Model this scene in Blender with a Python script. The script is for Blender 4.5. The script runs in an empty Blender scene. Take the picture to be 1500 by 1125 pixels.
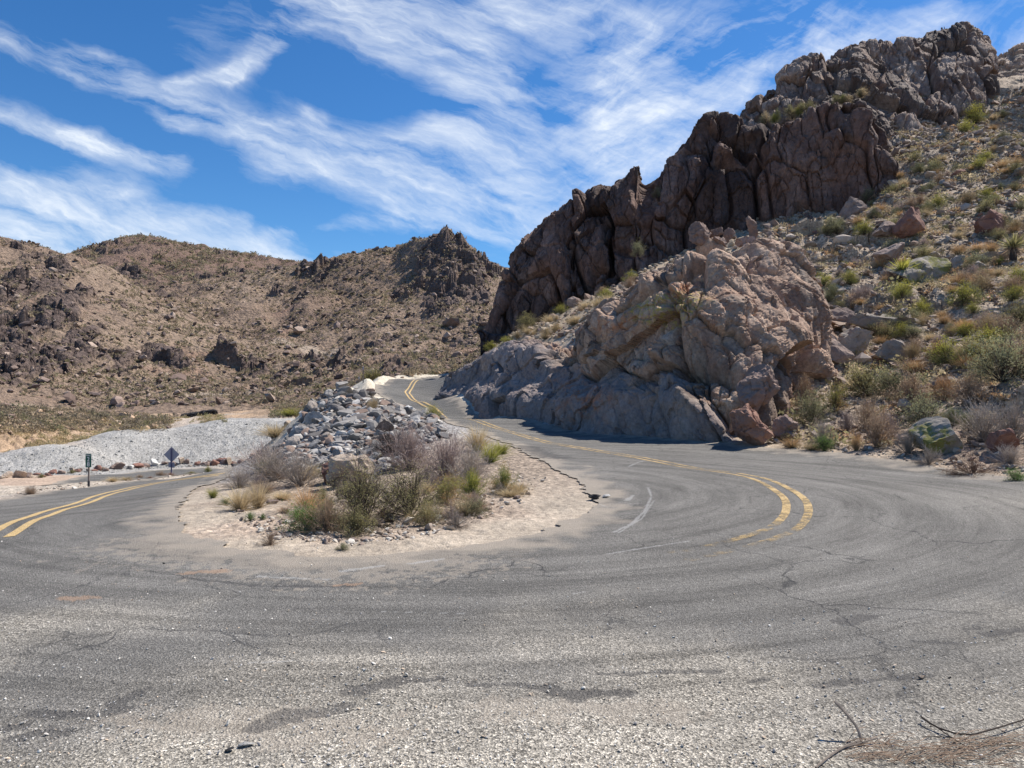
import bpy, math, random
import numpy as np
from mathutils import Vector, Matrix, Euler
np.seterr(all='ignore')
random.seed(7)
RNG = np.random.RandomState(11)
f32 = np.float32
F, UC, VH, CAMH = 1080.0, 750.0, 562.5, 1.6
scene = bpy.context.scene
COL = scene.collection

def PX(u, v, Y):
    return ((u-UC)/F*Y, Y, CAMH-(v-VH)/F*Y)

# ------------------------------------------------------------ noise
def _h(ix, iy, iz, seed):
    h = (ix.astype(np.uint32)*np.uint32(374761393)) ^ (iy.astype(np.uint32)*np.uint32(668265263)) ^ (iz.astype(np.uint32)*np.uint32(2147483647 & 1274126177)) ^ np.uint32((seed*2654435761) & 0xffffffff)
    h = (h ^ (h >> np.uint32(13)))*np.uint32(1274126177)
    h = (h ^ (h >> np.uint32(16)))*np.uint32(2246822519)
    return h ^ (h >> np.uint32(15))
def _r(h):
    return (h & np.uint32(0xffffff)).astype(f32)/f32(16777216)
def gnoise(P, seed=0):
    P = P.astype(f32); I = np.floor(P); Fr = P-I; I = I.astype(np.int32)
    w = Fr*Fr*Fr*(Fr*(Fr*6-15)+10)
    out = np.zeros(len(P), f32)
    for dx in (0, 1):
        wx = w[:, 0] if dx else 1-w[:, 0]
        for dy in (0, 1):
            wy = w[:, 1] if dy else 1-w[:, 1]
            for dz in (0, 1):
                wz = w[:, 2] if dz else 1-w[:, 2]
                h = _h(I[:, 0]+dx, I[:, 1]+dy, I[:, 2]+dz, seed)
                gx = (h & np.uint32(1023)).astype(f32)/512-1
                gy = ((h >> np.uint32(10)) & np.uint32(1023)).astype(f32)/512-1
                gz = ((h >> np.uint32(20)) & np.uint32(1023)).astype(f32)/512-1
                out += wx*wy*wz*(gx*(Fr[:, 0]-dx)+gy*(Fr[:, 1]-dy)+gz*(Fr[:, 2]-dz))
    return out*1.3
def fbm(P, octv=4, seed=0, gain=.5, lac=2.03):
    a, s, o = 1.0, 1.0, np.zeros(len(P), f32)
    for i in range(octv):
        o += a*gnoise(P*s+i*17.3, seed+i); a *= gain; s *= lac
    return o
def vor(P, seed=0, cheb=False):
    P = P.astype(f32); I = np.floor(P).astype(np.int32); Fr = P-I
    n = len(P); F1 = np.full(n, 9, f32); F2 = np.full(n, 9, f32)
    D = np.zeros((n, 3), f32); C = np.zeros((n, 3), f32)
    for dx in (-1, 0, 1):
        for dy in (-1, 0, 1):
            for dz in (-1, 0, 1):
                h = _h(I[:, 0]+dx, I[:, 1]+dy, I[:, 2]+dz, seed)
                a = (h & np.uint32(1023)).astype(f32)/1023
                b = ((h >> np.uint32(10)) & np.uint32(1023)).astype(f32)/1023
                c = ((h >> np.uint32(20)) & np.uint32(1023)).astype(f32)/1023
                ex = Fr[:, 0]-dx-a; ey = Fr[:, 1]-dy-b; ez = Fr[:, 2]-dz-c
                d = np.maximum(np.maximum(np.abs(ex), np.abs(ey)), np.abs(ez))**2 if cheb else ex*ex+ey*ey+ez*ez
                m = d < F1
                F2 = np.where(m, F1, np.minimum(F2, d)); F1 = np.where(m, d, F1)
                D[m, 0] = ex[m]; D[m, 1] = ey[m]; D[m, 2] = ez[m]
                C[m, 0] = a[m]; C[m, 1] = b[m]; C[m, 2] = c[m]
    return np.sqrt(F1), np.sqrt(F2), D, C
def ss(a, b, x):
    t = np.clip((x-a)/(b-a), 0, 1); return t*t*(3-2*t)
def blocks(P, levels, seed=0, aniso=(1, 1, 1), warp=.25, crack=.6, tilt=1.1, rnd=0.0):
    Q = P*np.array(aniso, f32)
    d = np.zeros(len(P), f32)
    for k, (sc, amp) in enumerate(levels):
        W = Q/sc
        W = W+warp*np.stack([gnoise(W*1.3, seed+50+k), gnoise(W*1.3+9, seed+60+k), gnoise(W*1.3+21, seed+70+k)], 1)
        F1, F2, D, C = vor(W, seed+k*7)
        t = ((C-.5)*D).sum(1)*2*tilt
        e = F2-F1
        d += amp*((C[:, 0]*.6+C[:, 1]*.4-.5)*1.1+t - crack*np.exp(-(e/.10)**2) + rnd*(ss(0, .5, e)-.6))
    return d

def joints(P, levels, seed=0, aniso=(1, 1, 1), rot=(0, 0, 0), warp=.05, crack=.6, tilt=1.4):
    """angular joint-bounded blocks; returns displacement and a tone per block"""
    d = np.zeros(len(P), f32); tone = np.zeros(len(P), f32)
    for k, (sc, amp) in enumerate(levels):
        e_ = Euler((rot[0]+.12*k, rot[1]-.1*k, rot[2]+.3*k)).to_matrix()
        W = (P@np.array(e_).T)*np.array(aniso)/sc
        W = W+warp*np.stack([gnoise(W*.9, seed+50+k), gnoise(W*.9+9, seed+60+k), gnoise(W*.9+21, seed+70+k)], 1)
        F1, F2, D, C = vor(W, seed+k*7, True); e = F2-F1
        t = ((C-.5)*D).sum(1)*2*tilt
        cw = ss(.2, .7, C[:, 2])
        d += amp*((C[:, 0]*.7+C[:, 1]*.3-.5)*1.2+t-crack*(.3+cw)*np.exp(-(e/.05)**2))
        if k < 3: tone += (C[:, 1]-.5)*(.55, .5, .4)[k]
    return d, tone+.5

# ------------------------------------------------------------ height function
RB = []
def cp(u, v, Y): RB.append(PX(u, v, Y))
def wp(x, y, z): RB.append((x, y, z))
for p in [(0, .5), (-8, 0), (8, 0), (0, 2.5), (-4, 3.5), (4, 3.5), (-9, 4), (9, 4), (0, 6.5), (-3.5, 6.8), (4, 7), (8, 8), (5, 10.5), (2.5, 9), (-2, 8.3), (-14, 0), (16, 0), (0, -8), (-14, -8), (14, -8), (16, 6), (3, 13)]: wp(p[0], p[1], 0)
wp(-6, 8.2, -.12); wp(-10, 8, -.1); wp(-14, 9, -.3); wp(-20, 3, -.3); wp(-22, 12, -1.0)
for p in [(80, 756, 11.2), (130, 738, 14), (240, 708, 24), (330, 697, 32), (0, 735, 15), (130, 713, 27.5), (200, 703, 32), (270, 745, 10.0), (300, 712, 16.5), (345, 697, 25),
          (60, 722, 25), (50, 712, 32), (130, 710.5, 32.5), (130, 696, 42), (250, 697, 42), (250, 686, 52), (330, 690.5, 44), (330, 683, 54), (0, 712, 31), (400, 690, 45), (400,683,52),
          (0, 698, 42), (100, 694, 45), (200, 685, 53), (350, 680, 56), (420, 676, 56)]: cp(*p)
# gravel berms
for p in [(0, 668, 47), (100, 654, 50), (180, 632, 58), (240, 634, 60), (285, 631, 61), (320, 617, 64), (395, 620, 64), (-120, 690, 38)]: cp(*p)
for p in [(0, 667, 52), (100, 651, 60), (180, 642, 68), (240, 625, 76), (290, 612, 84), (400, 612, 76), (420, 600, 82)]: cp(*p)
# orange cut bank, left hill
for p in [(0, 664, 55), (0, 640, 57.5), (100, 648, 64), (100, 632, 67), (170, 640, 72), (180, 628, 75), (250, 610, 90), (-200, 660, 45), (-200, 620, 50), (0, 610, 72), (100, 600, 84), (180, 600, 96), (0, 550, 105), (100, 550, 115), (200, 555, 122), (0, 450, 145), (60, 425, 160), (110, 470, 140), (0, 357, 190), (60, 380, 188), (100, 389, 188), (-200, 300, 200), (-500, 300, 200), (-400, 450, 130), (-900, 350, 150),
          (200, 470, 162), (250, 520, 138), (300, 572, 115), (50, 440, 235), (150, 420, 240), (-200, 380, 260)]: cp(*p)
# valley and bowl
for p in [(260, 603, 92), (320, 600, 95), (300, 578, 112), (400, 577, 118), (350, 592, 100), (450, 585, 100), (480, 600, 80), (250, 440, 240), (300, 485, 190), (350, 505, 170), (400, 525, 150), (200, 425, 250), (350, 440, 245), (420, 440, 240)]: cp(*p)
# far mountain
for p in [(130, 373, 370), (160, 358, 385), (215, 350, 400), (270, 360, 400), (330, 368, 400), (370, 376, 395), (440, 388, 390), (510, 395, 390), (200, 390, 335), (300, 405, 320), (400, 412, 320), (215, 390, 500), (440, 430, 500), (0, 420, 420), (-300, 400, 500), (700, 450, 500), (1200, 400, 500), (215, 450, 640), (700, 470, 640)]: cp(*p)
# middle peak
for p in [(440, 399, 285), (480, 388, 278), (520, 380, 270), (560, 372, 265), (600, 362, 258), (628, 351, 253), (650, 347, 250), (672, 352, 252), (690, 371, 254), (715, 385, 257), (745, 400, 260), (800, 420, 264), (950, 430, 270),
          (450, 440, 232), (520, 430, 225), (600, 425, 217), (655, 410, 222), (700, 445, 210), (450, 492, 182), (520, 492, 176), (600, 492, 166), (700, 500, 158), (450, 545, 135), (560, 538, 120), (650, 535, 105), (750, 520, 110),
          (500, 440, 330), (600, 430, 320), (700, 440, 320)]: cp(*p)
# upper road and its fill
for p in [(689, 615, 28), (737, 628, 25.3), (737, 647, 20.3), (800, 675, 15.3), (870, 710, 11.7), (657, 620, 26), (585, 597, 34), (545, 572, 43), (595, 576, 45.5), (650, 587, 41), (700, 617, 31), (817, 631, 25), (950, 643, 21.3), (1050, 652, 19.3), (625, 560, 55), (560, 558, 53), (600, 552.5, 59), (650, 550, 63), (700, 548, 66), (520, 566, 46), (700, 560, 58), (660, 575, 47)]: cp(*p)
wp(-9, 66, -.8); wp(-3, 74, -.6); wp(3, 80, -.5); wp(-13, 52, -1.0); wp(-16, 60, -2.2)
# island mound
for p in [(500, 705, 14.5), (440, 662, 21), (400, 655, 29), (480, 620, 25), (530, 600, 28), (518, 572, 36), (500, 590, 31), (548, 587, 36), (590, 590, 38), (560, 581, 40), (620, 592, 37), (600, 582, 42), (580, 567, 50), (620, 567, 50), (575, 597, 31), (600, 608, 27.5), (640, 625, 23.5), (690, 645, 19.5), (600, 640, 21), (560, 625, 24), (650, 660, 18), (620, 700, 14), (400, 735, 11.5), (350, 705, 18), (420, 640, 32), (700, 690, 14)]: cp(*p)
for p in [(385, 672, 38), (400, 650, 45)]: cp(*p)
# right hillside
for p in [(1170, 656, 18.2), (1500, 706, 12.1), (1380, 686, 14.1), (1250, 605, 20.5), (1400, 605, 18), (1500, 590, 16.5), (1300, 505, 26), (1500, 455, 25), (1200, 425, 33), (1350, 400, 34), (1500, 380, 32), (1180, 342, 43), (1300, 300, 45), (1500, 280, 42), (1310, 250, 51), (1400, 205, 55), (1500, 200, 52), (1450, 140, 64), (1530, 185, 60),
          (930, 405, 50), (870, 437, 50), (800, 470, 50), (740, 498, 52), (700, 525, 52), (850, 475, 38), (760, 515, 42), (930, 430, 36), (1100, 345, 48), (1000, 385, 46), (1150, 329, 50.5), (1100, 341, 51), (1200, 319, 49.8), (1000, 373, 52.5), (1250, 305, 49.3), (930, 405, 52.5), (1050, 356, 52)]: cp(*p)
for p in [(30, 8, 2.2), (30, 20, 6.5), (45, 12, 5.5), (45, 40, 15), (45, 60, 24), (52, 80, 31), (60, 92, 30), (45, 92, 29), (70, 70, 28), (40, 76, 29), (70, 40, 18), (18, 8, .3), (24, 14, 3.2), (12, 62, 14), (30, 66, 26), (5, 70, 4), (10, 95, 7), (30, 95, 18), (25, -10, 1), (50, -10, 5)]: wp(*p)
RB = np.array(RB, np.float64)
_c = .4+.05*np.hypot(RB[:, 0], RB[:, 1])
def _phi(x, y):
    out = np.empty((len(x), len(RB)))
    for j in range(len(RB)):
        out[:, j] = np.sqrt((x-RB[j, 0])**2+(y-RB[j, 1])**2+_c[j]**2)
    return out
_A = _phi(RB[:, 0], RB[:, 1]); _n = len(RB)
_Pm = np.stack([np.ones(_n), RB[:, 0], RB[:, 1]], 1)
_M = np.block([[_A+np.eye(_n)*1e-6, _Pm], [_Pm.T, np.zeros((3, 3))]])
_w = np.linalg.solve(_M, np.concatenate([RB[:, 2], np.zeros(3)]))
def G(x, y):
    x = np.asarray(x, np.float64); y = np.asarray(y, np.float64); sh = x.shape
    x = x.ravel(); y = y.ravel(); z = _w[_n]+_w[_n+1]*x+_w[_n+2]*y
    for j in range(_n):
        z += _w[j]*np.sqrt((x-RB[j, 0])**2+(y-RB[j, 1])**2+_c[j]**2)
    return z.reshape(sh)
_YS = np.exp(np.linspace(math.log(2.4), math.log(450), 900))
def hit(u, v, ymin=2.4):
    """the point where the ground is seen in direction (u,v) of the survey"""
    x = (u-UC)/F*_YS; zr = CAMH-(v-VH)/F*_YS; g = G(x, _YS)
    ok = (zr < g) & (_YS >= ymin)
    if not ok.any(): return None
    i = int(np.argmax(ok)); i = max(i, 1)
    a = zr[i-1]-g[i-1]; b = zr[i]-g[i]; t = a/(a-b) if a != b and a > 0 else 0
    Y = _YS[i-1]+(_YS[i]-_YS[i-1])*t; X = (u-UC)/F*Y
    return (X, Y, float(G(X, Y)))

# ------------------------------------------------------------ regions
def H2(pts): return [hit(u, v)[:2] for u, v in pts]
ROAD = [(-16, -4), (16, -4), (24, 4)] + [(11.5, 9.2)] + H2([(1500, 706), (1380, 686), (1280, 671), (1170, 659), (1100, 656)]) + \
    [PX(u, v, Y)[:2] for u, v, Y in [(1050, 652, 19.6), (950, 643, 21.6), (880, 637, 23.4), (817, 631, 25.4), (750, 622, 28.8), (705, 614, 31.5), (665, 598, 37), (648, 588, 41.2), (655, 580, 45), (690, 570, 51), (760, 565, 54), (760, 555, 62), (690, 553.5, 61.5), (650, 553.5, 60.5), (600, 557, 57), (565, 561, 52.5), (548, 569, 46), (552, 578, 41.5), (585, 596, 34.5), (620, 609, 30), (657, 622, 25.8), (737, 647, 20.3), (765, 660, 17.6), (800, 680, 14.8), (860, 708, 11.7)]] + \
    H2([(876, 735), (868, 748), (840, 766), (780, 786), (700, 803), (620, 815), (520, 821), (420, 817), (320, 802), (268, 783), (255, 760), (262, 735), (295, 712), (340, 698)]) + [PX(352, 694, 33)[:2], PX(330, 691, 37)[:2], PX(250, 698.5, 33)[:2], PX(200, 703.5, 31.5)[:2], PX(130, 714, 27)[:2], PX(50, 725, 18.5)[:2], PX(0, 735, 15)[:2], (-11.6, 11.5), (-13.5, 6)]
LOWROAD = [PX(u, v, Y)[:2] for u, v, Y in [(40, 722, 28), (130, 710, 33), (200, 702, 38), (250, 697, 42), (330, 691, 45), (380, 689, 47), (380, 684, 52), (330, 684, 52.5), (250, 687, 50), (200, 690, 47.5), (130, 696.5, 41.5), (80, 704, 36), (50, 713, 31)]]
def sdpoly(x, y, poly):
    x = x.astype(np.float64); y = y.astype(np.float64)
    P = np.array(poly, np.float64); n = len(P)
    d = np.full(x.shape, 1e9); ins = np.zeros(x.shape, bool)
    for i in range(n):
        ax, ay = P[i]; bx, by = P[(i+1) % n]
        ex, ey = bx-ax, by-ay; wx, wy = x-ax, y-ay
        t = np.clip((wx*ex+wy*ey)/(ex*ex+ey*ey+1e-12), 0, 1)
        d = np.minimum(d, (wx-ex*t)**2+(wy-ey*t)**2)
        c = ((ay <= y) & (by > y)) | ((by <= y) & (ay > y))
        xi = ax+(y-ay)/(by-ay if by != ay else 1e-9)*ex
        ins ^= c & (x < xi)
    d = np.sqrt(d); return np.where(ins, -d, d)
def smoothpoly(P, k=3):
    P = [tuple(map(float, p)) for p in P]
    for _ in range(k):
        Q = []
        for i in range(len(P)):
            a = P[i]; b = P[(i+1) % len(P)]
            Q += [(a[0]*.75+b[0]*.25, a[1]*.75+b[1]*.25), (a[0]*.25+b[0]*.75, a[1]*.25+b[1]*.75)]
        P = Q
    return P
ROAD = smoothpoly(ROAD, 2); LOWROAD = smoothpoly(LOWROAD, 2)
def road_sd(x, y):
    """signed distance to the asphalt edge, ragged"""
    P = np.stack([x, y, np.zeros_like(x)], 1).astype(f32)
    a = sdpoly(x, y, ROAD)+fbm(P*1.7, 3, 5)*.16+fbm(P*7, 2, 8)*.04
    b = sdpoly(x, y, LOWROAD)+fbm(P*.8, 3, 6)*.2
    return np.minimum(a, b)
def segdist(x, y, pl):
    d = np.full(x.shape, 1e9)
    for (ax, ay), (bx, by) in zip(pl[:-1], pl[1:]):
        ex, ey = bx-ax, by-ay
        t = np.clip(((x-ax)*ex+(y-ay)*ey)/(ex*ex+ey*ey+1e-12), 0, 1)
        d = np.minimum(d, np.hypot(x-ax-ex*t, y-ay-ey*t))
    return d

# ------------------------------------------------------------ mesh helpers
def mesh_np(name, V, Fq, mat, parent=None, smooth=False, attrs=None):
    """V (n,3); Fq (m,3|4) or list of such arrays"""
    me = bpy.data.meshes.new(name)
    Fl = Fq if isinstance(Fq, list) else [Fq]
    Fl = [np.asarray(f, np.int32) for f in Fl if len(f)]
    V = np.asarray(V, f32)
    me.vertices.add(len(V)); me.vertices.foreach_set('co', V.ravel())
    tot = sum(f.size for f in Fl); nf = sum(len(f) for f in Fl)
    me.loops.add(tot); me.polygons.add(nf)
    me.loops.foreach_set('vertex_index', np.concatenate([f.ravel() for f in Fl]))
    cnt = np.concatenate([np.full(len(f), f.shape[1], np.int32) for f in Fl])
    st = np.concatenate([[0], np.cumsum(cnt)[:-1]]).astype(np.int32)
    me.polygons.foreach_set('loop_start', st)
    try: me.polygons.foreach_set('loop_total', cnt)
    except Exception: pass
    me.polygons.foreach_set('use_smooth', np.full(nf, bool(smooth)))
    me.update(calc_edges=True)
    if attrs:
        for k, a in attrs.items():
            a = np.asarray(a, f32)
            if a.ndim == 1:
                at = me.attributes.new(k, 'FLOAT', 'POINT'); at.data.foreach_set('value', a)
            else:
                if a.shape[1] == 3: a = np.concatenate([a, np.ones((len(a), 1), f32)], 1)
                at = me.attributes.new(k, 'FLOAT_COLOR', 'POINT'); at.data.foreach_set('color', a.ravel())
    if mat: me.materials.append(mat)
    o = bpy.data.objects.new(name, me); COL.objects.link(o)
    if parent: o.parent = parent
    return o
def gridfaces(nr, nc, mask=None):
    i = np.arange(nr*nc).reshape(nr, nc)
    f = np.stack([i[:-1, :-1], i[:-1, 1:], i[1:, 1:], i[1:, :-1]], -1)
    f = f[mask] if mask is not None else f.reshape(-1, 4)
    return f.reshape(-1, 4)
def compact(V, Fc, attrs=None):
    used = np.zeros(len(V), bool); used[Fc.ravel()] = True
    idx = np.cumsum(used)-1
    return V[used], idx[Fc], ({k: a[used] for k, a in attrs.items()} if attrs else None)
def tag(o, label=None, cat=None, group=None, kind=None):
    if label: o['label'] = label
    if cat: o['category'] = cat
    if group: o['group'] = group
    if kind: o['kind'] = kind
    return o
def empty(name, loc, rz=0, sc=1):
    o = bpy.data.objects.new(name, None); COL.objects.link(o)
    o.location = loc; o.rotation_euler = (0, 0, rz); o.scale = (sc, sc, sc)
    o.empty_display_size = .1
    return o
def copy_tree(o, parent=None):
    c = o.copy(); COL.objects.link(c); c.parent = parent
    for ch in list(o.children): copy_tree(ch, c)
    return c

# ------------------------------------------------------------ materials
class NT:
    def __init__(s, name):
        s.m = bpy.data.materials.new(name); s.m.use_nodes = True
        s.t = s.m.node_tree; s.b = s.t.nodes['Principled BSDF']
        s.b.inputs['Roughness'].default_value = .9
        s.b.inputs['Specular IOR Level'].default_value = .25
    def n(s, typ, **kw):
        n = s.t.nodes.new(typ)
        for k, v in kw.items(): setattr(n, k, v)
        return n
    def put(s, sock, v):
        if v is None: return
        if hasattr(v, 'is_output') or isinstance(v, bpy.types.NodeSocket): s.t.links.new(v, sock)
        else:
            if sock.type == 'RGBA' and len(v) == 3: v = (*v, 1)
            sock.default_value = v
    def pos(s): return s.n('ShaderNodeNewGeometry').outputs['Position']
    def obj(s): return s.n('ShaderNodeTexCoord').outputs['Object']
    def attr(s, name, out='Fac'): return s.n('ShaderNodeAttribute', attribute_name=name).outputs[out]
    def math(s, op, a, b=None, c=None, clamp=False):
        n = s.n('ShaderNodeMath', operation=op, use_clamp=clamp)
        s.put(n.inputs[0], a); s.put(n.inputs[1], b); s.put(n.inputs[2], c); return n.outputs[0]
    def noise(s, vec, scale, detail=4, rough=.55, dist=0, out='Fac'):
        n = s.n('ShaderNodeTexNoise'); s.put(n.inputs['Vector'], vec)
        n.inputs['Scale'].default_value = scale; n.inputs['Detail'].default_value = detail
        n.inputs['Roughness'].default_value = rough; n.inputs['Distortion'].default_value = dist
        return n.outputs[out]
    def voro(s, vec, scale, out='Color', feature='F1'):
        n = s.n('ShaderNodeTexVoronoi', feature=feature); s.put(n.inputs['Vector'], vec)
        n.inputs['Scale'].default_value = scale; return n.outputs[out]
    def scale(s, vec, xyz):
        n = s.n('ShaderNodeVectorMath', operation='MULTIPLY'); s.put(n.inputs[0], vec); n.inputs[1].default_value = xyz; return n.outputs[0]
    def vadd(s, a, b):
        n = s.n('ShaderNodeVectorMath', operation='ADD'); s.put(n.inputs[0], a); s.put(n.inputs[1], b); return n.outputs[0]
    def ramp(s, fac, stops, interp='LINEAR'):
        n = s.n('ShaderNodeValToRGB'); r = n.color_ramp; r.interpolation = interp
        while len(r.elements) < len(stops): r.elements.new(.5)
        for e, (p, c) in zip(r.elements, stops):
            e.position = p; e.color = (c, c, c, 1) if not hasattr(c, '__len__') else (*c, 1)
        s.put(n.inputs[0], fac); return n.outputs[0]
    def mix(s, fac, a, b, mode='MIX'):
        n = s.n('ShaderNodeMix', data_type='RGBA', blend_type=mode)
        s.put(n.inputs[0], fac); s.put(n.inputs[6], a); s.put(n.inputs[7], b); return n.outputs[2]
    def bump(s, h, strength=.5, dist=.02, normal=None):
        n = s.n('ShaderNodeBump'); n.inputs['Strength'].default_value = strength; n.inputs['Distance'].default_value = dist
        s.put(n.inputs['Height'], h)
        if normal is not None: s.put(n.inputs['Normal'], normal)
        return n.outputs[0]
    def trans(s, col, k=.35):
        t = s.n('ShaderNodeBsdfTranslucent'); s.put(t.inputs['Color'], col); mx = s.n('ShaderNodeMixShader'); mx.inputs[0].default_value = k
        out = [q for q in s.t.nodes if q.type == 'OUTPUT_MATERIAL'][0]
        s.t.links.new(s.b.outputs[0], mx.inputs[1]); s.t.links.new(t.outputs[0], mx.inputs[2]); s.t.links.new(mx.outputs[0], out.inputs[0])
    def done(s, col=None, nrm=None, rough=None):
        if col is not None: s.put(s.b.inputs['Base Color'], col)
        if nrm is not None: s.put(s.b.inputs['Normal'], nrm)
        if rough is not None: s.put(s.b.inputs['Roughness'], rough)
        return s.m

def m_ground():
    s = NT('ground'); P = s.pos()
    base = s.attr('col', 'Color')
    n1 = s.noise(P, .9, 6, .65); n2 = s.noise(P, 9, 5, .7)
    st = s.voro(P, 14); st2 = s.voro(P, 75)
    g1 = s.ramp(n1, [(.3, .72), (.7, 1.28)]); g2 = s.ramp(n2, [(.3, .7), (.7, 1.3)])
    c = s.mix(1, base, g1, 'MULTIPLY'); c = s.mix(1, c, g2, 'MULTIPLY')
    sv = s.math('SUBTRACT', s.math('MULTIPLY', s.attr('stony'), 1.1), .25, clamp=True)
    sep = s.n('ShaderNodeSeparateColor'); s.put(sep.inputs[0], st)
    c2 = s.mix(1, c, s.ramp(sep.outputs[0], [(0, .45), (.5, .95), (.85, 1.2), (1, 2.1)]), 'MULTIPLY')
    c = s.mix(sv, c, c2)
    sep2 = s.n('ShaderNodeSeparateColor'); s.put(sep2.inputs[0], st2)
    c = s.mix(.4, c, s.mix(1, c, s.ramp(sep2.outputs[1], [(0, .55), (.5, 1), (1, 1.6)]), 'MULTIPLY'))
    b = s.bump(n2, .5, .05); b = s.bump(s.math('MULTIPLY', s.voro(P, 14, 'Distance'), s.math('SUBTRACT', s.attr('stony'), .25, clamp=True)), .8, .06, b); b = s.bump(s.voro(P, 60, 'Distance'), .5, .012, b)
    return s.done(c, b)

def m_road():
    s = NT('asphalt'); P = s.pos()
    g = s.attr('grav')
    base = s.mix(s.attr('low'), (.146, .140, .128), (.106, .104, .098))
    base = s.mix(g, base, (.305, .28, .235))
    # tyre-polished arcs: coordinates wound round the hairpin
    d = s.vadd(P, (1.0, -11.0, 0)); sp = s.n('ShaderNodeSeparateXYZ'); s.put(sp.inputs[0], s.scale(d, (.85, 1.0, 1)))
    r = s.math('SQRT', s.math('ADD', s.math('MULTIPLY', sp.outputs[0], sp.outputs[0]), s.math('MULTIPLY', sp.outputs[1], sp.outputs[1])))
    a = s.math('ARCTAN2', sp.outputs[1], sp.outputs[0])
    cb = s.n('ShaderNodeCombineXYZ'); s.put(cb.inputs[0], s.math('MULTIPLY', r, 2.2)); s.put(cb.inputs[1], s.math('MULTIPLY', a, 1.1))
    arc = s.noise(cb.outputs[0], 1.6, 6, .62, .3)
    base = s.mix(1, base, s.ramp(arc, [(.28, .58), (.5, .98), (.72, 1.3)]), 'MULTIPLY')
    cb2 = s.n('ShaderNodeCombineXYZ'); s.put(cb2.inputs[0], s.math('MULTIPLY', r, 9)); s.put(cb2.inputs[1], s.math('MULTIPLY', a, 1.6))
    base = s.mix(1, base, s.ramp(s.noise(cb2.outputs[0], 1.5, 5, .7, .4), [(.3, .72), (.45, 1.0), (.6, 1.0), (.72, 1.22)]), 'MULTIPLY')
    big = s.noise(P, .45, 4, .6); base = s.mix(1, base, s.ramp(big, [(.3, .82), (.7, 1.18)]), 'MULTIPLY')
    v = s.voro(P, 92); sp1 = s.n('ShaderNodeSeparateColor'); s.put(sp1.inputs[0], v)
    v2 = s.voro(P, 230); sp2 = s.n('ShaderNodeSeparateColor'); s.put(sp2.inputs[0], v2)
    k1 = s.ramp(sp1.outputs[0], [(0, .25), (.3, .75), (.7, 1.15), (.9, 1.55), (1, 2.1)])
    k2 = s.ramp(sp2.outputs[0], [(0, .4), (.4, .85), (.75, 1.15), (1, 2.0)])
    amt = s.math('MULTIPLY_ADD', g, .55, .45)
    base = s.mix(amt, base, s.mix(1, base, k1, 'MULTIPLY')); base = s.mix(.8, base, s.mix(1, base, k2, 'MULTIPLY'))
    # hair cracks
    wv = s.vadd(P, s.scale(s.noise(P, 1.3, 4, .6, 0, 'Color'), (.9, .9, 0)))
    ck = s.voro(s.scale(wv, (1, 1, 0)), .75, 'Distance', 'DISTANCE_TO_EDGE')
    ckm = s.math('MULTIPLY', s.ramp(ck, [(0, 1), (.012, 0)]), s.ramp(s.noise(P, .6, 2), [(.42, 0), (.6, .8)]))
    base = s.mix(s.math('MULTIPLY', ckm, s.math('SUBTRACT', 1, g, clamp=True)), base, (.03, .03, .032))
    base = s.mix(s.attr('dust'), base, s.mix(s.noise(P, 25, 4, .7), (.25, .215, .175), (.38, .335, .275)))
    base = s.mix(s.attr('scuff'), base, (.42, .42, .41))
    base = s.mix(s.math('MULTIPLY', s.attr('tar'), .75), base, s.mix(s.noise(P, 60, 2, .7), (.03, .03, .032), (.075, .072, .07)))
    base = s.mix(s.attr('rust'), base, s.mix(s.noise(P, 40, 3, .7), (.28, .15, .085), (.42, .30, .2)))
    h = s.mix(s.math('SUBTRACT', 1, s.attr('tar')), (.5, .5, .5), s.mix(.5, v, v2))
    b = s.bump(s.voro(P, 92, 'Distance'), .75, .009); b = s.bump(s.voro(P, 230, 'Distance'), .6, .004, b)
    b = s.bump(s.math('MULTIPLY', ckm, -1), .6, .01, b)
    return s.done(base, b, .88)

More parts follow.
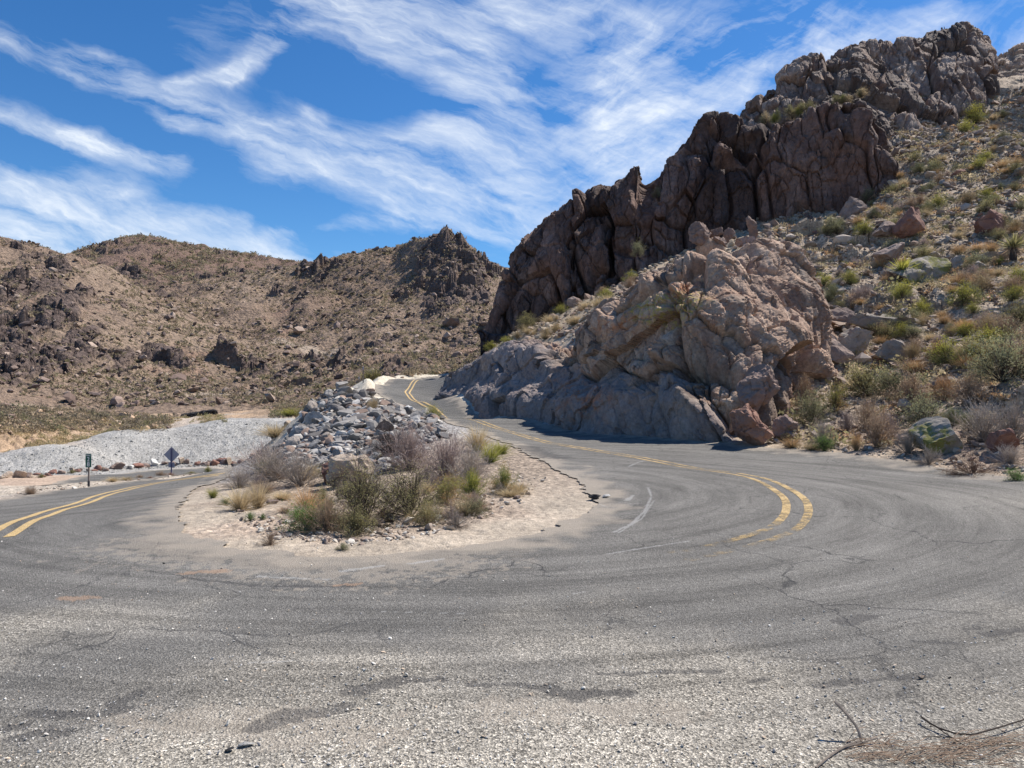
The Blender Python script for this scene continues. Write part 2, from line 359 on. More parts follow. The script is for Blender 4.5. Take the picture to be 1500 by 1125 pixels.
def m_rock(name, c1, c2, c3, sc=1.0, streak=.5, attrcol=False, spots=None, bumpd=.12, tint=None):
    s = NT(name); P = s.pos()
    Q = s.scale(P, (1, 1, .35))
    a = s.noise(P, .28*sc, 6, .62, .4); b = s.noise(Q, 1.1*sc, 7, .68, .5); c = s.noise(P, 6*sc, 6, .72)
    col = s.mix(s.ramp(a, [(.36, 0), (.62, 1)]), c1, c2)
    col = s.mix(s.ramp(b, [(.45, 0), (.72, 1)]), col, c3)
    col = s.mix(1, col, s.ramp(c, [(.25, .5), (.5, .98), (.75, 1.45)]), 'MULTIPLY')
    vs = s.noise(s.scale(P, (1, 1, .08)), 1.6*sc, 5, .7)
    col = s.mix(streak, col, s.mix(1, col, s.ramp(vs, [(.32, .5), (.5, 1.0), (.7, 1.3)]), 'MULTIPLY'))
    if attrcol:
        col = s.mix(s.attr('cut'), col, s.mix(1, s.mix(s.ramp(b, [(.35, 0), (.65, 1)]), (.165, .152, .155), (.255, .235, .23)), s.ramp(c, [(.25, .6), (.5, 1.0), (.75, 1.35)]), 'MULTIPLY'))
        col = s.mix(s.math('MULTIPLY', s.attr('lich'), s.ramp(s.noise(P, 7, 5, .75), [(.47, 0), (.58, 1)])), col, (.27, .235, .055))
        col = s.mix(s.math('MULTIPLY', s.attr('rusty'), s.ramp(s.noise(P, 3, 5, .7), [(.45, 0), (.62, 1)])), col, (.33, .15, .075))
    col = s.mix(1, col, s.ramp(s.attr('tone'), [(.1, (.62, .6, .6)), (.45, (.95, .95, .95)), (.6, (1.12, 1.0, .93)), (.9, (1.5, 1.45, 1.4))]), 'MULTIPLY')
    if spots:
        col = s.mix(s.ramp(s.noise(P, 2.2, 6, .75), [(.6, 0), (.68, .8)]), col, spots)
    n = s.bump(s.noise(P, 2.2*sc, 8, .72, .3), .9, bumpd*2.2)
    n = s.bump(s.voro(s.vadd(Q, s.noise(P, 2, 3, .6, 0, 'Color')), 2.4*sc, 'Distance', 'DISTANCE_TO_EDGE'), .35, bumpd, n)
    n = s.bump(c, .8, bumpd*.5, n)
    return s.done(col, n, .85)

def m_hill():
    s = NT('hill'); P = s.pos()
    a = s.noise(P, .02, 6, .6); b = s.noise(P, .35, 6, .7); c = s.noise(P, 1.6, 5, .75)
    col = s.mix(s.ramp(a, [(.38, 0), (.62, 1)]), (.235, .168, .125), (.32, .24, .175))
    col = s.mix(s.ramp(b, [(.5, 0), (.75, .85)]), col, (.175, .125, .098))
    col = s.mix(1, col, s.ramp(c, [(.28, .5), (.5, 1), (.72, 1.5)]), 'MULTIPLY')
    col = s.mix(s.ramp(s.noise(P, .05, 5, .7), [(.55, 0), (.7, .6)]), col, (.33, .19, .135))
    col = s.mix(s.math('MULTIPLY', s.attr('far'), .95), col, s.mix(1, (.20, .135, .105), s.ramp(c, [(.28, .5), (.5, 1), (.72, 1.5)]), 'MULTIPLY'))
    col = s.mix(s.attr('track'), col, (.47, .38, .29))
    rk = s.mix(s.ramp(c, [(.35, 0), (.65, 1)]), (.10, .075, .066), (.22, .165, .14))
    col = s.mix(s.attr('rock'), col, rk)
    n = s.bump(c, .9, .8); n = s.bump(s.voro(P, 1.3, 'Distance'), .6, .5, n)
    return s.done(col, n, .95)

def m_col(name, rough=.8, k=.35, sc=8, trans=0.0, bump=0):
    """colour from the mesh's own attribute with some variation"""
    s = NT(name); P = s.obj()
    c = s.mix(1, s.attr('col', 'Color'), s.ramp(s.noise(P, sc, 4, .7), [(.25, 1-k), (.75, 1+k)]), 'MULTIPLY')
    nm = s.bump(s.noise(P, sc, 5, .7), .6, bump) if bump else None
    if trans: s.trans(c, trans)
    return s.done(c, nm, rough)
def m_flat(name, c, rough=.7, k=.25, sc=12, metal=0, bump=0, objrand=0, c2=None):
    s = NT(name); P = s.obj()
    base = c
    if c2: base = s.mix(s.ramp(s.noise(P, sc*.3, 4, .7), [(.4, 0), (.6, 1)]), c, c2)
    col = s.mix(1, base, s.ramp(s.noise(P, sc, 4, .7), [(.25, 1-k), (.75, 1+k)]), 'MULTIPLY')
    if objrand:
        r = s.n('ShaderNodeObjectInfo').outputs['Random']
        col = s.mix(1, col, s.ramp(r, [(0, 1-objrand), (1, 1+objrand)]), 'MULTIPLY')
    s.b.inputs['Metallic'].default_value = metal
    nm = s.bump(s.noise(P, sc, 6, .7), .7, bump) if bump else None
    return s.done(col, nm, rough)
# ============================================================ SETTING
# ---- colours of the ground by place (albedo)
CC = []
def gc(u, v, c, st=.6, Y=None):
    p = PX(u, v, Y) if Y else hit(u, v)
    CC.append((p[0], p[1], *c, st))
DUST = (.335, .285, .225); TAN = (.34, .27, .195); BERM = (.30, .295, .28); ORG = (.33, .235, .155); BRN = (.235, .185, .145); HIL = (.27, .21, .155)
for u, v in [(280, 760), (400, 800), (520, 805), (640, 800), (760, 775), (850, 745), (300, 730)]: gc(u, v, DUST, .25)
for u, v in [(400, 770), (500, 785), (600, 765), (700, 750)]: gc(u, v, (.34, .27, .21), .7)
for u, v in [(560, 740), (480, 720), (650, 690), (400, 720)]: gc(u, v, (.27, .215, .165), .9)
for u, v in [(500, 640), (540, 600), (600, 620), (460, 650)]: gc(u, v, (.27, .26, .25), 1)
for u, v, Y in [(520, 566, 46), (560, 554, 55), (620, 550, 61), (560, 590, 36), (700, 548, 66), (600, 605, 30)]: gc(u, v, (.52, .475, .385), .3, Y)
for u, v in [(20, 718), (90, 718), (150, 712), (250, 700)]: gc(u, v, (.38, .33, .27), .7)
for u, v in [(10, 705), (60, 700)]: gc(u, v, (.36, .275, .21), .2)
for u, v, Y in [(0, 685, 44), (100, 675, 48), (180, 660, 55), (180, 640, 57), (250, 660, 57), (320, 640, 60), (320, 620, 63), (400, 630, 62), (400, 650, 60), (60, 690, 45), (380, 618, 66)]: gc(u, v, BERM, .6, Y)
for u, v, Y in [(150, 646, 66), (60, 660, 53), (250, 622, 76), (300, 612, 84)]: gc(u, v, (.40, .34, .28), .3, Y)
for u, v, Y in [(0, 652, 56), (60, 650, 60), (100, 640, 65), (150, 637, 70), (330, 604, 90), (370, 610, 82), (300, 600, 94)]: gc(u, v, ORG, .5, Y)
for u, v, Y in [(0, 610, 72), (60, 600, 80), (150, 605, 95), (430, 600, 80), (420, 640, 55), (400, 665, 40)]: gc(u, v, HIL, .6, Y)
for u, v in [(1170, 660), (1300, 680), (1450, 700)]: gc(u, v, (.37, .30, .225), .4)
for u, v in [(1250, 640), (1400, 650), (1490, 680)]: gc(u, v, (.27, .205, .155), .8)
for u, v in [(1250, 560), (1400, 540), (1480, 450), (1300, 420), (1450, 350), (1200, 360), (1400, 250), (1480, 180), (1480, 580)]: gc(u, v, (.34, .27, .20), .8)
for u, v, Y in [(850, 460, 42), (760, 500, 46), (900, 430, 46), (1120, 345, 46)]: gc(u, v, (.35, .275, .195), .5, Y)
CC.append((0, 66, .2, .16, .12, .5)); CC.append((30, 80, .25, .2, .16, .8)); CC.append((0, -5, *DUST, .6))
CC = np.array(CC)
def ground_col(x, y):
    ws = np.zeros(len(x)); out = np.zeros((len(x), 4))
    r = np.hypot(x, y)+2
    for c in CC:
        d2 = ((x-c[0])**2+(y-c[1])**2)/(r*r)
        w = 1/(d2+2e-4)**2
        ws += w; out += w[:, None]*c[2:6]
    return out/ws[:, None]

# ---- polar grid: fine where seen, coarse elsewhere
def angles(lo, hi, n, ext=True):
    a = np.arctan(np.linspace(math.tan(lo), math.tan(hi), n))
    if not ext: return a
    l = np.linspace(-math.pi, lo, 70)[:-1]; h = np.linspace(hi, math.pi, 70)[1:]
    return np.concatenate([l, a, h])
TH = angles(math.radians(-38), math.radians(39), 1120)
RR = np.concatenate([np.linspace(.05, .9, 5), np.exp(np.linspace(math.log(1.2), math.log(100), 1080))])
TT, R2 = np.meshgrid(TH, RR)
X = (R2*np.sin(TT)).ravel(); Y = (R2*np.cos(TT)).ravel()
Z0 = G(X, Y)
SD = road_sd(X, Y)
P3 = np.stack([X, Y, np.zeros_like(X)], 1).astype(f32)
amp = ss(.2, 3.5, SD)
rr = np.hypot(X, Y)
slope_r = ss(2, 9, X-.1*Y-2)*ss(14, 22, Y+X*.2)          # right hillside
bermm = np.exp(-(segdist(X, Y, [PX(0, 680, 45)[:2], PX(100, 670, 48)[:2], PX(180, 650, 56)[:2], PX(320, 630, 61)[:2], PX(420, 635, 60)[:2]])/4.0)**2)
Zn = amp*(fbm(P3*.22, 3, 3)*.35+fbm(P3*1.1, 4, 4)*.10)*(1-.75*bermm)
island = (rr < 30)*(X < 3)
Zn = np.where(island, Zn*.45, Zn)
bl = blocks(np.stack([X, Y, Z0], 1), [(3.0, .8), (1.1, .3), (.45, .12)], 31, aniso=(1, 1, 1.0), crack=.4)
pm = ss(.02, .35, fbm(P3*.16+5, 3, 91))
Zn += slope_r*amp*(bl*(.25+.7*pm))
Zn += bermm*amp*fbm(P3*2.2, 4, 77)*.07
Zn += .45*np.exp(-(segdist(X, Y, [PX(538, 568, 43)[:2], PX(550, 561, 50)[:2], PX(568, 555, 56.5)[:2], PX(600, 552, 60.5)[:2], PX(650, 549.5, 64)[:2], PX(700, 549, 66)[:2]])/.8)**2)*(1+.4*fbm(P3*1.1, 3, 66))*ss(.0, .5, SD)*.75
# orange cut bank gullies
bank = np.exp(-(segdist(X, Y, [PX(-60, 650, 54)[:2], PX(0, 650, 57)[:2], PX(100, 640, 65)[:2], PX(170, 634, 73)[:2]])/2.2)**2)
Zn += bank*fbm(P3*1.4, 3, 15)*.35
micro = ss(-.05, .4, SD)*(1-slope_r)*fbm(P3*6, 3, 44)*.02
low = np.where(SD < 0, -.07*ss(0, .12, -SD), 0)
ZG = Z0+Zn+micro+low
C4 = ground_col(X, Y)
nr, nc = R2.shape
MG = m_ground()
keep = (SD.reshape(nr, nc) > -.9)
km = keep[:-1, :-1] | keep[1:, :-1] | keep[:-1, 1:] | keep[1:, 1:]
V = np.stack([X, Y, ZG], 1)
ground = mesh_np('ground', V, gridfaces(nr, nc), MG, attrs={'col': C4[:, :3], 'stony': C4[:, 3]})
tag(ground, kind='structure')

# ---- asphalt sheets
sdr = SD.reshape(nr, nc)
fm = (np.maximum(np.maximum(sdr[:-1, :-1], sdr[1:, :-1]), np.maximum(sdr[:-1, 1:], sdr[1:, 1:])) < .06) & (R2[1:, 1:] > .04)
isl = sdpoly(X, Y, ROAD).reshape(nr, nc)[:-1, :-1] < .5
def pxl(pts): return [hit(u, v)[:2] for u, v in pts]
def line_attr(pls, w, jag=.9, seed=3):
    out = np.zeros(len(X))
    nz = fbm(P3*7, 5, seed, .7)
    for pl, ww in pls:
        d = segdist(X, Y, pxl(pl)); ww = ww*w
        out = np.maximum(out, ss(1.0, .75, d/ww+nz*jag))
    return out
near = (rr < 25)
tar = .8*line_attr([([(50, 1050), (95, 1054), (145, 1050), (185, 1044)], .05), ([(165, 1038), (200, 1022)], .05), ([(-10, 1078), (30, 1068)], .05), ([(55, 1082), (95, 1080)], .05), ([(12, 1090), (35, 1088)], .04),
    ([(415, 1052), (460, 1050), (500, 1042)], .07), ([(370, 1072), (410, 1060)], .06), ([(640, 1000), (570, 1004), (520, 1016)], .06), ([(800, 1014), (820, 1022), (870, 1020), (918, 1021)], .055), ([(690, 1008), (760, 1008), (800, 1018)], .03), ([(810, 1020), (835, 1030)], .05),
    ([(880, 993), (960, 990), (1050, 988)], .03), ([(1198, 1010), (1240, 1004), (1290, 1000), (1360, 994)], .035), ([(1130, 966), (1200, 970), (1220, 974)], .015), ([(1100, 1004), (1120, 1002)], .03), ([(1450, 935), (1500, 925)], .05), ([(1340, 945), (1400, 948)], .03),
    ([(770, 655), (800, 668), (818, 672)], .35), ([(1235, 915), (1270, 905)], .08), ([(270, 850), (380, 862), (520, 862)], .03)], 1.0)
scf = .8*line_attr([([(950, 716), (954, 730), (945, 750), (925, 770), (900, 782)], .035), ([(958, 735), (940, 762), (905, 784)], .02), ([(890, 815), (960, 803), (1010, 795)], .03), ([(920, 685), (945, 675)], .03), ([(918, 735), (928, 728)], .06), ([(840, 874), (855, 871)], .03),
    ([(330, 978), (440, 973)], .012), ([(860, 733), (890, 745)], .02), ([(560, 900), (680, 903)], .012), ([(380, 848), (480, 852)], .04), ([(500, 840), (560, 832)], .06), ([(600, 828), (650, 822)], .06)], .55, .9, 9)
scf = scf*.5
rust = .5*line_attr([([(95, 880), (130, 881)], .06), ([(275, 843), (328, 840)], .06), ([(495, 861), (525, 859)], .03)], 1, 1.2, 21)
dust = ss(.62, 0, -SD+fbm(P3*2.3, 4, 61)*.5)*.85
dust = np.maximum(dust, .5*line_attr([([(230, 800), (330, 815), (520, 835), (640, 822)], .5)], 1, 1.5, 33))
dust = np.maximum(dust, .85*line_attr([([(800, 700), (850, 712)], .42), ([(790, 690), (830, 700)], .3)], 1, .4, 35))
dust = np.maximum(dust, .45*line_attr([([(300, 1062), (430, 1060)], .16), ([(190, 1062), (560, 1085)], .12), ([(720, 1045), (1000, 1050)], .1)], 1, 1.6, 36))
dust = np.where(SD > -3, dust, dust)
grav = ss(5.3, 2.9, Y+fbm(P3*.7, 4, 70)*1.6+np.abs(X)*.0)*.95
grav = np.where(Y < -50, 0, grav)
grav = np.maximum(grav, ss(.9, .1, np.abs(X-8.5)/4)*ss(13, 8, Y)*.55)
lowa = ss(24, 30, rr)*.7
at = {'tar': tar, 'scuff': scf, 'rust': rust, 'dust': dust, 'grav': grav, 'low': lowa}
MR = m_road()
VR = np.stack([X, Y, Z0+.02+fbm(P3*1.3, 3, 88)*.006-tar*.004], 1)
ff = gridfaces(nr, nc, fm & isl)
v_, f_, a_ = compact(VR, ff, at)
tag(mesh_np('road', v_, f_, MR, attrs=a_, smooth=True), kind='structure')
isl2 = (sdpoly(X, Y, LOWROAD).reshape(nr, nc)[:-1, :-1] < .5) & ~isl
v_, f_, a_ = compact(VR, gridfaces(nr, nc, fm & isl2), at)
tag(mesh_np('lower_road', v_, f_, MR, attrs=a_, smooth=True), kind='structure')

# ---- painted lines
def catmull(P, n):
    P = np.asarray(P, float); A = np.vstack([2*P[0]-P[1], P, 2*P[-1]-P[-2]])
    L = np.concatenate([[0], np.cumsum(np.linalg.norm(np.diff(P, axis=0), axis=1))])
    s = np.linspace(0, L[-1], n); k = np.clip(np.searchsorted(L, s, 'right')-1, 0, len(P)-2)
    t = ((s-L[k])/(L[k+1]-L[k]))[:, None]
    p0, p1, p2, p3 = A[k], A[k+1], A[k+2], A[k+3]
    return .5*((2*p1)+(-p0+p2)*t+(2*p0-5*p1+4*p2-p3)*t*t+(-p0+3*p1-3*p2+p3)*t**3)
def m_paint(name, lo, hi):
    s = NT(name); P = s.pos()
    c = s.mix(s.noise(P, 3, 4, .7), (.52, .32, .08), (.62, .45, .20))
    c = s.mix(.34, c, (.30, .27, .22))
    v = s.voro(P, 92); sp = s.n('ShaderNodeSeparateColor'); s.put(sp.inputs[0], v)
    c = s.mix(1, c, s.ramp(sp.outputs[0], [(0, .5), (.5, 1), (1, 1.3)]), 'MULTIPLY')
    w = s.math('ADD', s.noise(P, 2.6, 9, .85), s.math('MULTIPLY', s.attr('wear'), .5))
    m = s.done(c, s.bump(s.voro(P, 92, 'Distance'), .7, .008), .8)
    tr = s.n('ShaderNodeBsdfTransparent'); mx = s.n('ShaderNodeMixShader'); s.put(mx.inputs[0], s.ramp(w, [(lo, 0), (hi, 1)]))
    out = [q for q in s.t.nodes if q.type == 'OUTPUT_MATERIAL'][0]
    s.t.links.new(s.b.outputs[0], mx.inputs[1]); s.t.links.new(tr.outputs[0], mx.inputs[2]); s.t.links.new(mx.outputs[0], out.inputs[0])
    return m
MP = m_paint('yellow_paint', .52, .72)
CL_R = [(612, 563, 53.5), (603, 567, 50.5), (597, 573, 47), (600, 581, 42.5), (614, 590.5, 38.5), (643, 603, 32.5), (689, 615, 28), (737, 628, 24.6), (850, 651, 19.0), (950, 668, 16.0), (1010, 681, 14.3)]
def offset_line(P, off):
    T = np.gradient(P, axis=0); T /= np.linalg.norm(T, axis=1)[:, None]+1e-9
    return P+off*np.stack([T[:, 1], -T[:, 0]], 1)
def strip(name, P, off, w, wear, mat=MP, cut=None):
    C = offset_line(P, off); A = offset_line(C, w/2); B = offset_line(C, -w/2)
    n = len(P); V = []
    for q in (A, C, B):
        V.append(np.stack([q[:, 0], q[:, 1], G(q[:, 0], q[:, 1])+.02+fbm(np.stack([q[:, 0], q[:, 1], 0*q[:, 0]], 1)*1.3, 3, 88)*.006+.005+.012*ss(18, 35, q[:, 1])], 1))
    V = np.concatenate(V); i = np.arange(n-1)
    f = np.concatenate([np.stack([i, i+1, i+1+n, i+n], 1), np.stack([i+n, i+1+n, i+1+2*n, i+2*n], 1)])
    s_ = np.linspace(0, 1, n); wr = np.array([wear(y) for y in P[:, 1]]); wr = np.concatenate([wr]*3)
    if cut:
        keepf = np.array([not any(a <= s_[k % n] <= b for a, b in cut) for k in f[:, 0]]); f = f[keepf]
    return mesh_np(name, V, f, mat, attrs={'wear': wr}, smooth=True)
A1 = [PX(*p)[:2] for p in CL_R] + pxl([(1100, 700), (1150, 722), (1168, 745), (1150, 775), (1080, 800), (990, 820)])
P_ = catmull(A1, 900)
def wr(y):
    if y > 33: return -.12
    if y > 13: return .20+.08*math.sin(y*1.9)
    return .17+max(0, 9.0-y)*.14
for off in (-.13, .13):
    tag(strip('road_line', P_, off, .10, wr), kind='structure')
A2 = pxl([(-60, 815), (-25, 800), (8, 782), (40, 764), (80, 750), (130, 735), (190, 717), (240, 707), (290, 700), (325, 696)])
P_ = catmull(A2, 400)
for off in (-.13, .13):
    tag(strip('road_line', P_, off, .11, lambda s: -.12, cut=[(0, .07 if off > 0 else .0)]), kind='structure')

# ---- far hills: same height function, denser sheet
TH2 = angles(math.radians(-42), math.radians(14), 1000, False)
RR2 = np.exp(np.linspace(math.log(97), math.log(520), 1050))
T3, R3 = np.meshgrid(TH2, RR2)
HX = (R3*np.sin(T3)).ravel(); HY = (R3*np.cos(T3)).ravel(); HZ = G(HX, HY)
HP = np.stack([HX, HY, HZ*.6], 1).astype(f32)
rk = np.zeros(len(HX))
def spot(u, v, w, h, a=1.0, ymin=95):
    global rk
    p = hit(u, v, ymin)
    if p is None: return
    rx = w/F*p[1]; ry = h/F*p[1]*2.2
    d = ((HX-p[0])/rx)**2+((HY-p[1])/ry)**2
    rk = np.maximum(rk, a*np.exp(-d))
for q in [(20, 430, 30, 22), (60, 425, 26, 16), (30, 480, 55, 36), (20, 545, 44, 24), (90, 520, 40, 30), (80, 460, 18, 22), (95, 480, 12, 14), (120, 500, 16, 26), (30, 520, 34, 26), (70, 540, 22, 16), (100, 530, 18, 16), (170, 525, 18, 12), (180, 545, 14, 12), (235, 520, 26, 14), (250, 535, 20, 9), (70, 385, 16, 14), (90, 400, 20, 12), (5, 365, 16, 14), (345, 530, 26, 16), (370, 540, 22, 12), (330, 520, 12, 8), (200, 403, 20, 12), (185, 395, 22, 8), (115, 385, 18, 7), (155, 362, 16, 7), (165, 375, 24, 6),
          (300, 410, 40, 4), (370, 400, 50, 4), (260, 437, 24, 6), (290, 430, 20, 5), (230, 455, 10, 5), (330, 375, 22, 5), (420, 395, 30, 6), (460, 398, 24, 8), (470, 410, 14, 8), (650, 360, 26, 18), (670, 375, 22, 18), (630, 375, 18, 12), (690, 385, 14, 12), (655, 400, 28, 24), (690, 410, 20, 26), (640, 430, 18, 18), (600, 405, 22, 14), (650, 455, 18, 14), (700, 440, 14, 20), (700, 480, 12, 14), (550, 500, 24, 9), (570, 490, 12, 9), (520, 512, 12, 10), (445, 520, 18, 10), (480, 545, 18, 10), (490, 395, 18, 7), (720, 400, 14, 9), (440, 440, 18, 6), (30, 560, 20, 9), (120, 455, 9, 9), (420, 430, 20, 5), (600, 480, 20, 5), (480, 530, 26, 10)]:
    spot(*q)
rk = np.clip(rk*1.15+.32*fbm(HP*.05, 3, 7), 0, 1)*ss(-.35, .12, fbm(HP*.12, 4, 17)+rk-.28)
slp = ss(.1, .6, fbm(HP*.035+3, 3, 23))
bk = blocks(np.stack([HX, HY, HZ], 1), [(10, 4.0), (4.5, 2.0), (2, .8)], 41, crack=.35)
edge = ss(95, 108, R3.ravel())
rk = np.clip(ss(.06, .42, rk), 0, 1)
trk = ss(2.6, 1.4, np.minimum(segdist(HX, HY, [hit(*q)[:2] for q in [(285, 579), (330, 579), (380, 576), (420, 571), (450, 566)]]), segdist(HX, HY, [hit(*q)[:2] for q in [(400, 500), (450, 503), (500, 508)]]))+fbm(HP*.3, 2, 64))*.8
rk *= 1-trk
rdg = -np.abs(fbm(HP*.022+7, 4, 63))*7*ss(110, 190, R3.ravel())
HZ2 = HZ+rdg*edge+1.5*edge*ss(110, 190, R3.ravel())+(edge*(fbm(HP*.018, 4, 2)*3.0*ss(100, 200, R3.ravel())+fbm(HP*.13, 4, 3)*.9+fbm(HP*.7, 3, 3)*.28)+edge*rk*(bk*.75+1.0)+edge*slp*.22*bk)
hn = mesh_np('hills', np.stack([HX, HY, HZ2-.02], 1), gridfaces(*R3.shape), m_hill(), attrs={'rock': np.clip(rk*1.1+slp*.15, 0, 1), 'far': ss(285, 315, R3.ravel()), 'track': trk})
tag(hn, kind='structure')
HZG = HZ2.reshape(R3.shape)
def surf_hill(x, y):
    r = np.hypot(x, y); t = np.arctan2(x, y)
    j = np.clip(np.searchsorted(TH2, t), 1, len(TH2)-1); i = np.clip(np.searchsorted(RR2, r), 1, len(RR2)-1)
    return (HZG[i, j]+HZG[i-1, j-1])/2, rk.reshape(R3.shape)[i, j]
ZGG = ZG.reshape(nr, nc); SDG = SD.reshape(nr, nc)
def surf(x, y):
    x = np.atleast_1d(x); y = np.atleast_1d(y)
    r = np.hypot(x, y); t = np.arctan2(x, y)
    j = np.clip(np.searchsorted(TH, t), 1, len(TH)-1); i = np.clip(np.searchsorted(RR, r), 1, len(RR)-1)
    a = (t-TH[j-1])/(TH[j]-TH[j-1]); b = np.clip((r-RR[i-1])/(RR[i]-RR[i-1]), 0, 1)
    return (ZGG[i-1, j-1]*(1-a)*(1-b)+ZGG[i-1, j]*a*(1-b)+ZGG[i, j-1]*(1-a)*b+ZGG[i, j]*a*b), SDG[i, j]
# far plain so that the sheet reaches the horizon
o = mesh_np('far_ground', [(-3000, -3000, -14), (3000, -3000, -14), (3000, 3000, -14), (-3000, 3000, -14)], np.array([[0, 1, 2, 3]]), bpy.data.materials['hill'], attrs={'rock': np.zeros(4), 'far': np.zeros(4), 'track': np.zeros(4)})
tag(o, kind='structure')

# ---- sheets for cliffs
def cr_axis(A, n, axis):
    A = np.moveaxis(np.asarray(A, float), axis, 0)
    L = np.linalg.norm(np.diff(A, axis=0), axis=-1); L = L.reshape(len(A)-1, -1).mean(1)
    s = np.concatenate([[0], np.cumsum(L)]); q = np.linspace(0, s[-1], n)
    k = np.clip(np.searchsorted(s, q, 'right')-1, 0, len(A)-2); t = (q-s[k])/(s[k+1]-s[k])
    t = t.reshape((-1,)+(1,)*(A.ndim-1))
    E = np.concatenate([[2*A[0]-A[1]], A, [2*A[-1]-A[-2]]])
    p0, p1, p2, p3 = E[k], E[k+1], E[k+2], E[k+3]
    cr = .5*((2*p1)+(-p0+p2)*t+(2*p0-5*p1+4*p2-p3)*t*t+(-p0+3*p1-3*p2+p3)*t**3)
    lin = p1*(1-t)+p2*t
    return np.moveaxis(cr*.6+lin*.4, 0, axis)
def sheet(rows, nr_, nc_):
    A = cr_axis(np.array(rows), nc_, 1); A = cr_axis(A, nr_, 0)
    return A
def sheet_normals(A):
    du = np.gradient(A, axis=1); dv = np.gradient(A, axis=0)
    N = np.cross(du, dv); N /= np.linalg.norm(N, axis=-1)[..., None]+1e-9
    for _ in range(45):
        N[1:-1, 1:-1] = (N[:-2, 1:-1]+N[2:, 1:-1]+N[1:-1, :-2]+N[1:-1, 2:]+N[1:-1, 1:-1])/5
    N /= np.linalg.norm(N, axis=-1)[..., None]+1e-9
    return N
def lerp3(a, b, t): return tuple(a[i]*(1-t)+b[i]*t for i in range(3))
def rows_from(base, top, bulge=(.0, .5, .3), back=((5, -1.5), (9, -8), (12, -16))):
    B = [PX(*p) for p in base]; T = [PX(*p) for p in top]
    rows = [[(b[0], b[1]-.6, b[2]-2.5) for b in B], B]
    for t, bu in zip((.25, .5, .78), bulge):
        rows.append([tuple(np.array(lerp3(b, tt, t))+np.array((-.25*bu, -bu, 0))) for b, tt in zip(B, T)])
    rows.append(T)
    for dy, dz in back:
        rows.append([(t[0]+dy*.25, t[1]+dy, t[2]+dz) for t in T])
    return rows
# ---- big cliffs
RED_D, RED_M, GRY = (.105, .07, .058), (.20, .135, .11), (.30, .245, .215)
MC = m_rock('cliff_rock', (.078, .05, .042), (.135, .088, .072), (.21, .155, .135), .6, .7, bumpd=.14)
lower_top = [(712, 478, 60), (738, 408, 60), (752, 372, 60), (790, 335, 60), (822, 308, 59), (845, 290, 59), (870, 283, 59), (892, 277, 58), (912, 262, 58), (936, 240, 57), (946, 266, 57), (985, 215, 57), (1010, 180, 57), (1045, 158, 57), (1062, 162, 57), (1078, 172, 57), (1100, 188, 56), (1150, 178, 55), (1200, 166, 54), (1230, 158, 53.5), (1255, 148, 53), (1285, 180, 52.5), (1300, 228, 52), (1306, 255, 52)]
lower_base = [(706, 500, 56), (722, 494, 56), (740, 489, 55.5), (775, 482, 55), (805, 471, 54), (832, 458, 54), (855, 445, 54), (880, 430, 53.5), (900, 418, 53.5), (925, 404, 53), (945, 396, 53), (975, 383, 53), (1003, 370, 53), (1035, 357, 52.5), (1055, 350, 52), (1072, 345, 52), (1100, 338, 51.5), (1150, 326, 51), (1200, 316, 50.5), (1230, 308, 50), (1252, 302, 50), (1282, 285, 49.5), (1298, 268, 49.5), (1304, 262, 50)]
def cliff(name, base, top, nr_, nc_, levels, seed, bulge=(.2, .9, .5), aniso=(1, 1, .42), back=((5, -1.5), (9, -8), (12, -16)), k=1.0, mat=MC, **kw):
    A = sheet(rows_from(base, top, bulge, back), nr_, nc_); N = sheet_normals(A)
    P = A.reshape(-1, 3)
    d, tone = joints(P, levels, seed, aniso, **kw)
    P2 = P*np.array((1, 1, .5))
    d += (fbm(P2*.3, 3, seed+5)*.35+fbm(P2*3, 3, seed+6)*.04)*k
    Q = P+N.reshape(-1, 3)*d[:, None]
    return mesh_np(name, Q, gridfaces(nr_, nc_), mat, attrs={'tone': tone})
c1 = cliff('cliff', lower_base, lower_top, 420, 900, [(6.5, 1.0), (2.9, .42), (1.1, .13), (.45, .05)], 301, aniso=(1, 1, .45), rot=(.06, .16, .6), crack=.9)
tag(c1, 'dark reddish brown fractured rock cliff rising behind the roadside outcrop', 'cliff', kind='structure')
upper_top = [(1040, 215, 66), (1070, 180, 66), (1088, 158, 66), (1102, 147, 66), (1116, 137, 66), (1127, 126, 67), (1150, 112, 67), (1172, 100, 67), (1195, 92, 68), (1206, 85, 68), (1222, 78, 68), (1240, 75, 68), (1258, 69, 68), (1272, 66, 69), (1284, 71, 69), (1310, 66, 69), (1325, 58, 69), (1340, 53, 70), (1365, 50, 70), (1390, 43, 70), (1412, 39, 70), (1436, 47, 70), (1448, 58, 70), (1452, 95, 69), (1454, 125, 68)]
upper_base = [(1040, 240, 61), (1060, 228, 61), (1080, 218, 61), (1095, 212, 61), (1110, 206, 60.5), (1127, 200, 60.5), (1150, 194, 60), (1172, 188, 60), (1195, 180, 59.5), (1206, 176, 59), (1222, 172, 58.5), (1240, 172, 58), (1258, 180, 57.5), (1272, 195, 57), (1284, 212, 56.5), (1300, 232, 56), (1318, 240, 56), (1338, 238, 56.5), (1362, 232, 57), (1388, 215, 58), (1408, 198, 59.5), (1430, 176, 61), (1442, 160, 62), (1450, 150, 63), (1455, 145, 64)]
MC2 = m_rock('upper_cliff_rock', (.135, .10, .085), (.23, .175, .145), (.33, .275, .235), .6, .5, bumpd=.14)
c2 = cliff('upper_cliff', upper_base, upper_top, 330, 620, [(5.0, .8), (2.4, .34), (.9, .12), (.4, .05)], 351, (.6, .6, .2), aniso=(1, 1, .34), rot=(.1, .2, .5), crack=.8, mat=MC2)
tag(c2, 'upper tier of grey brown crags forming the skyline above the cliff', 'cliff', kind='structure')
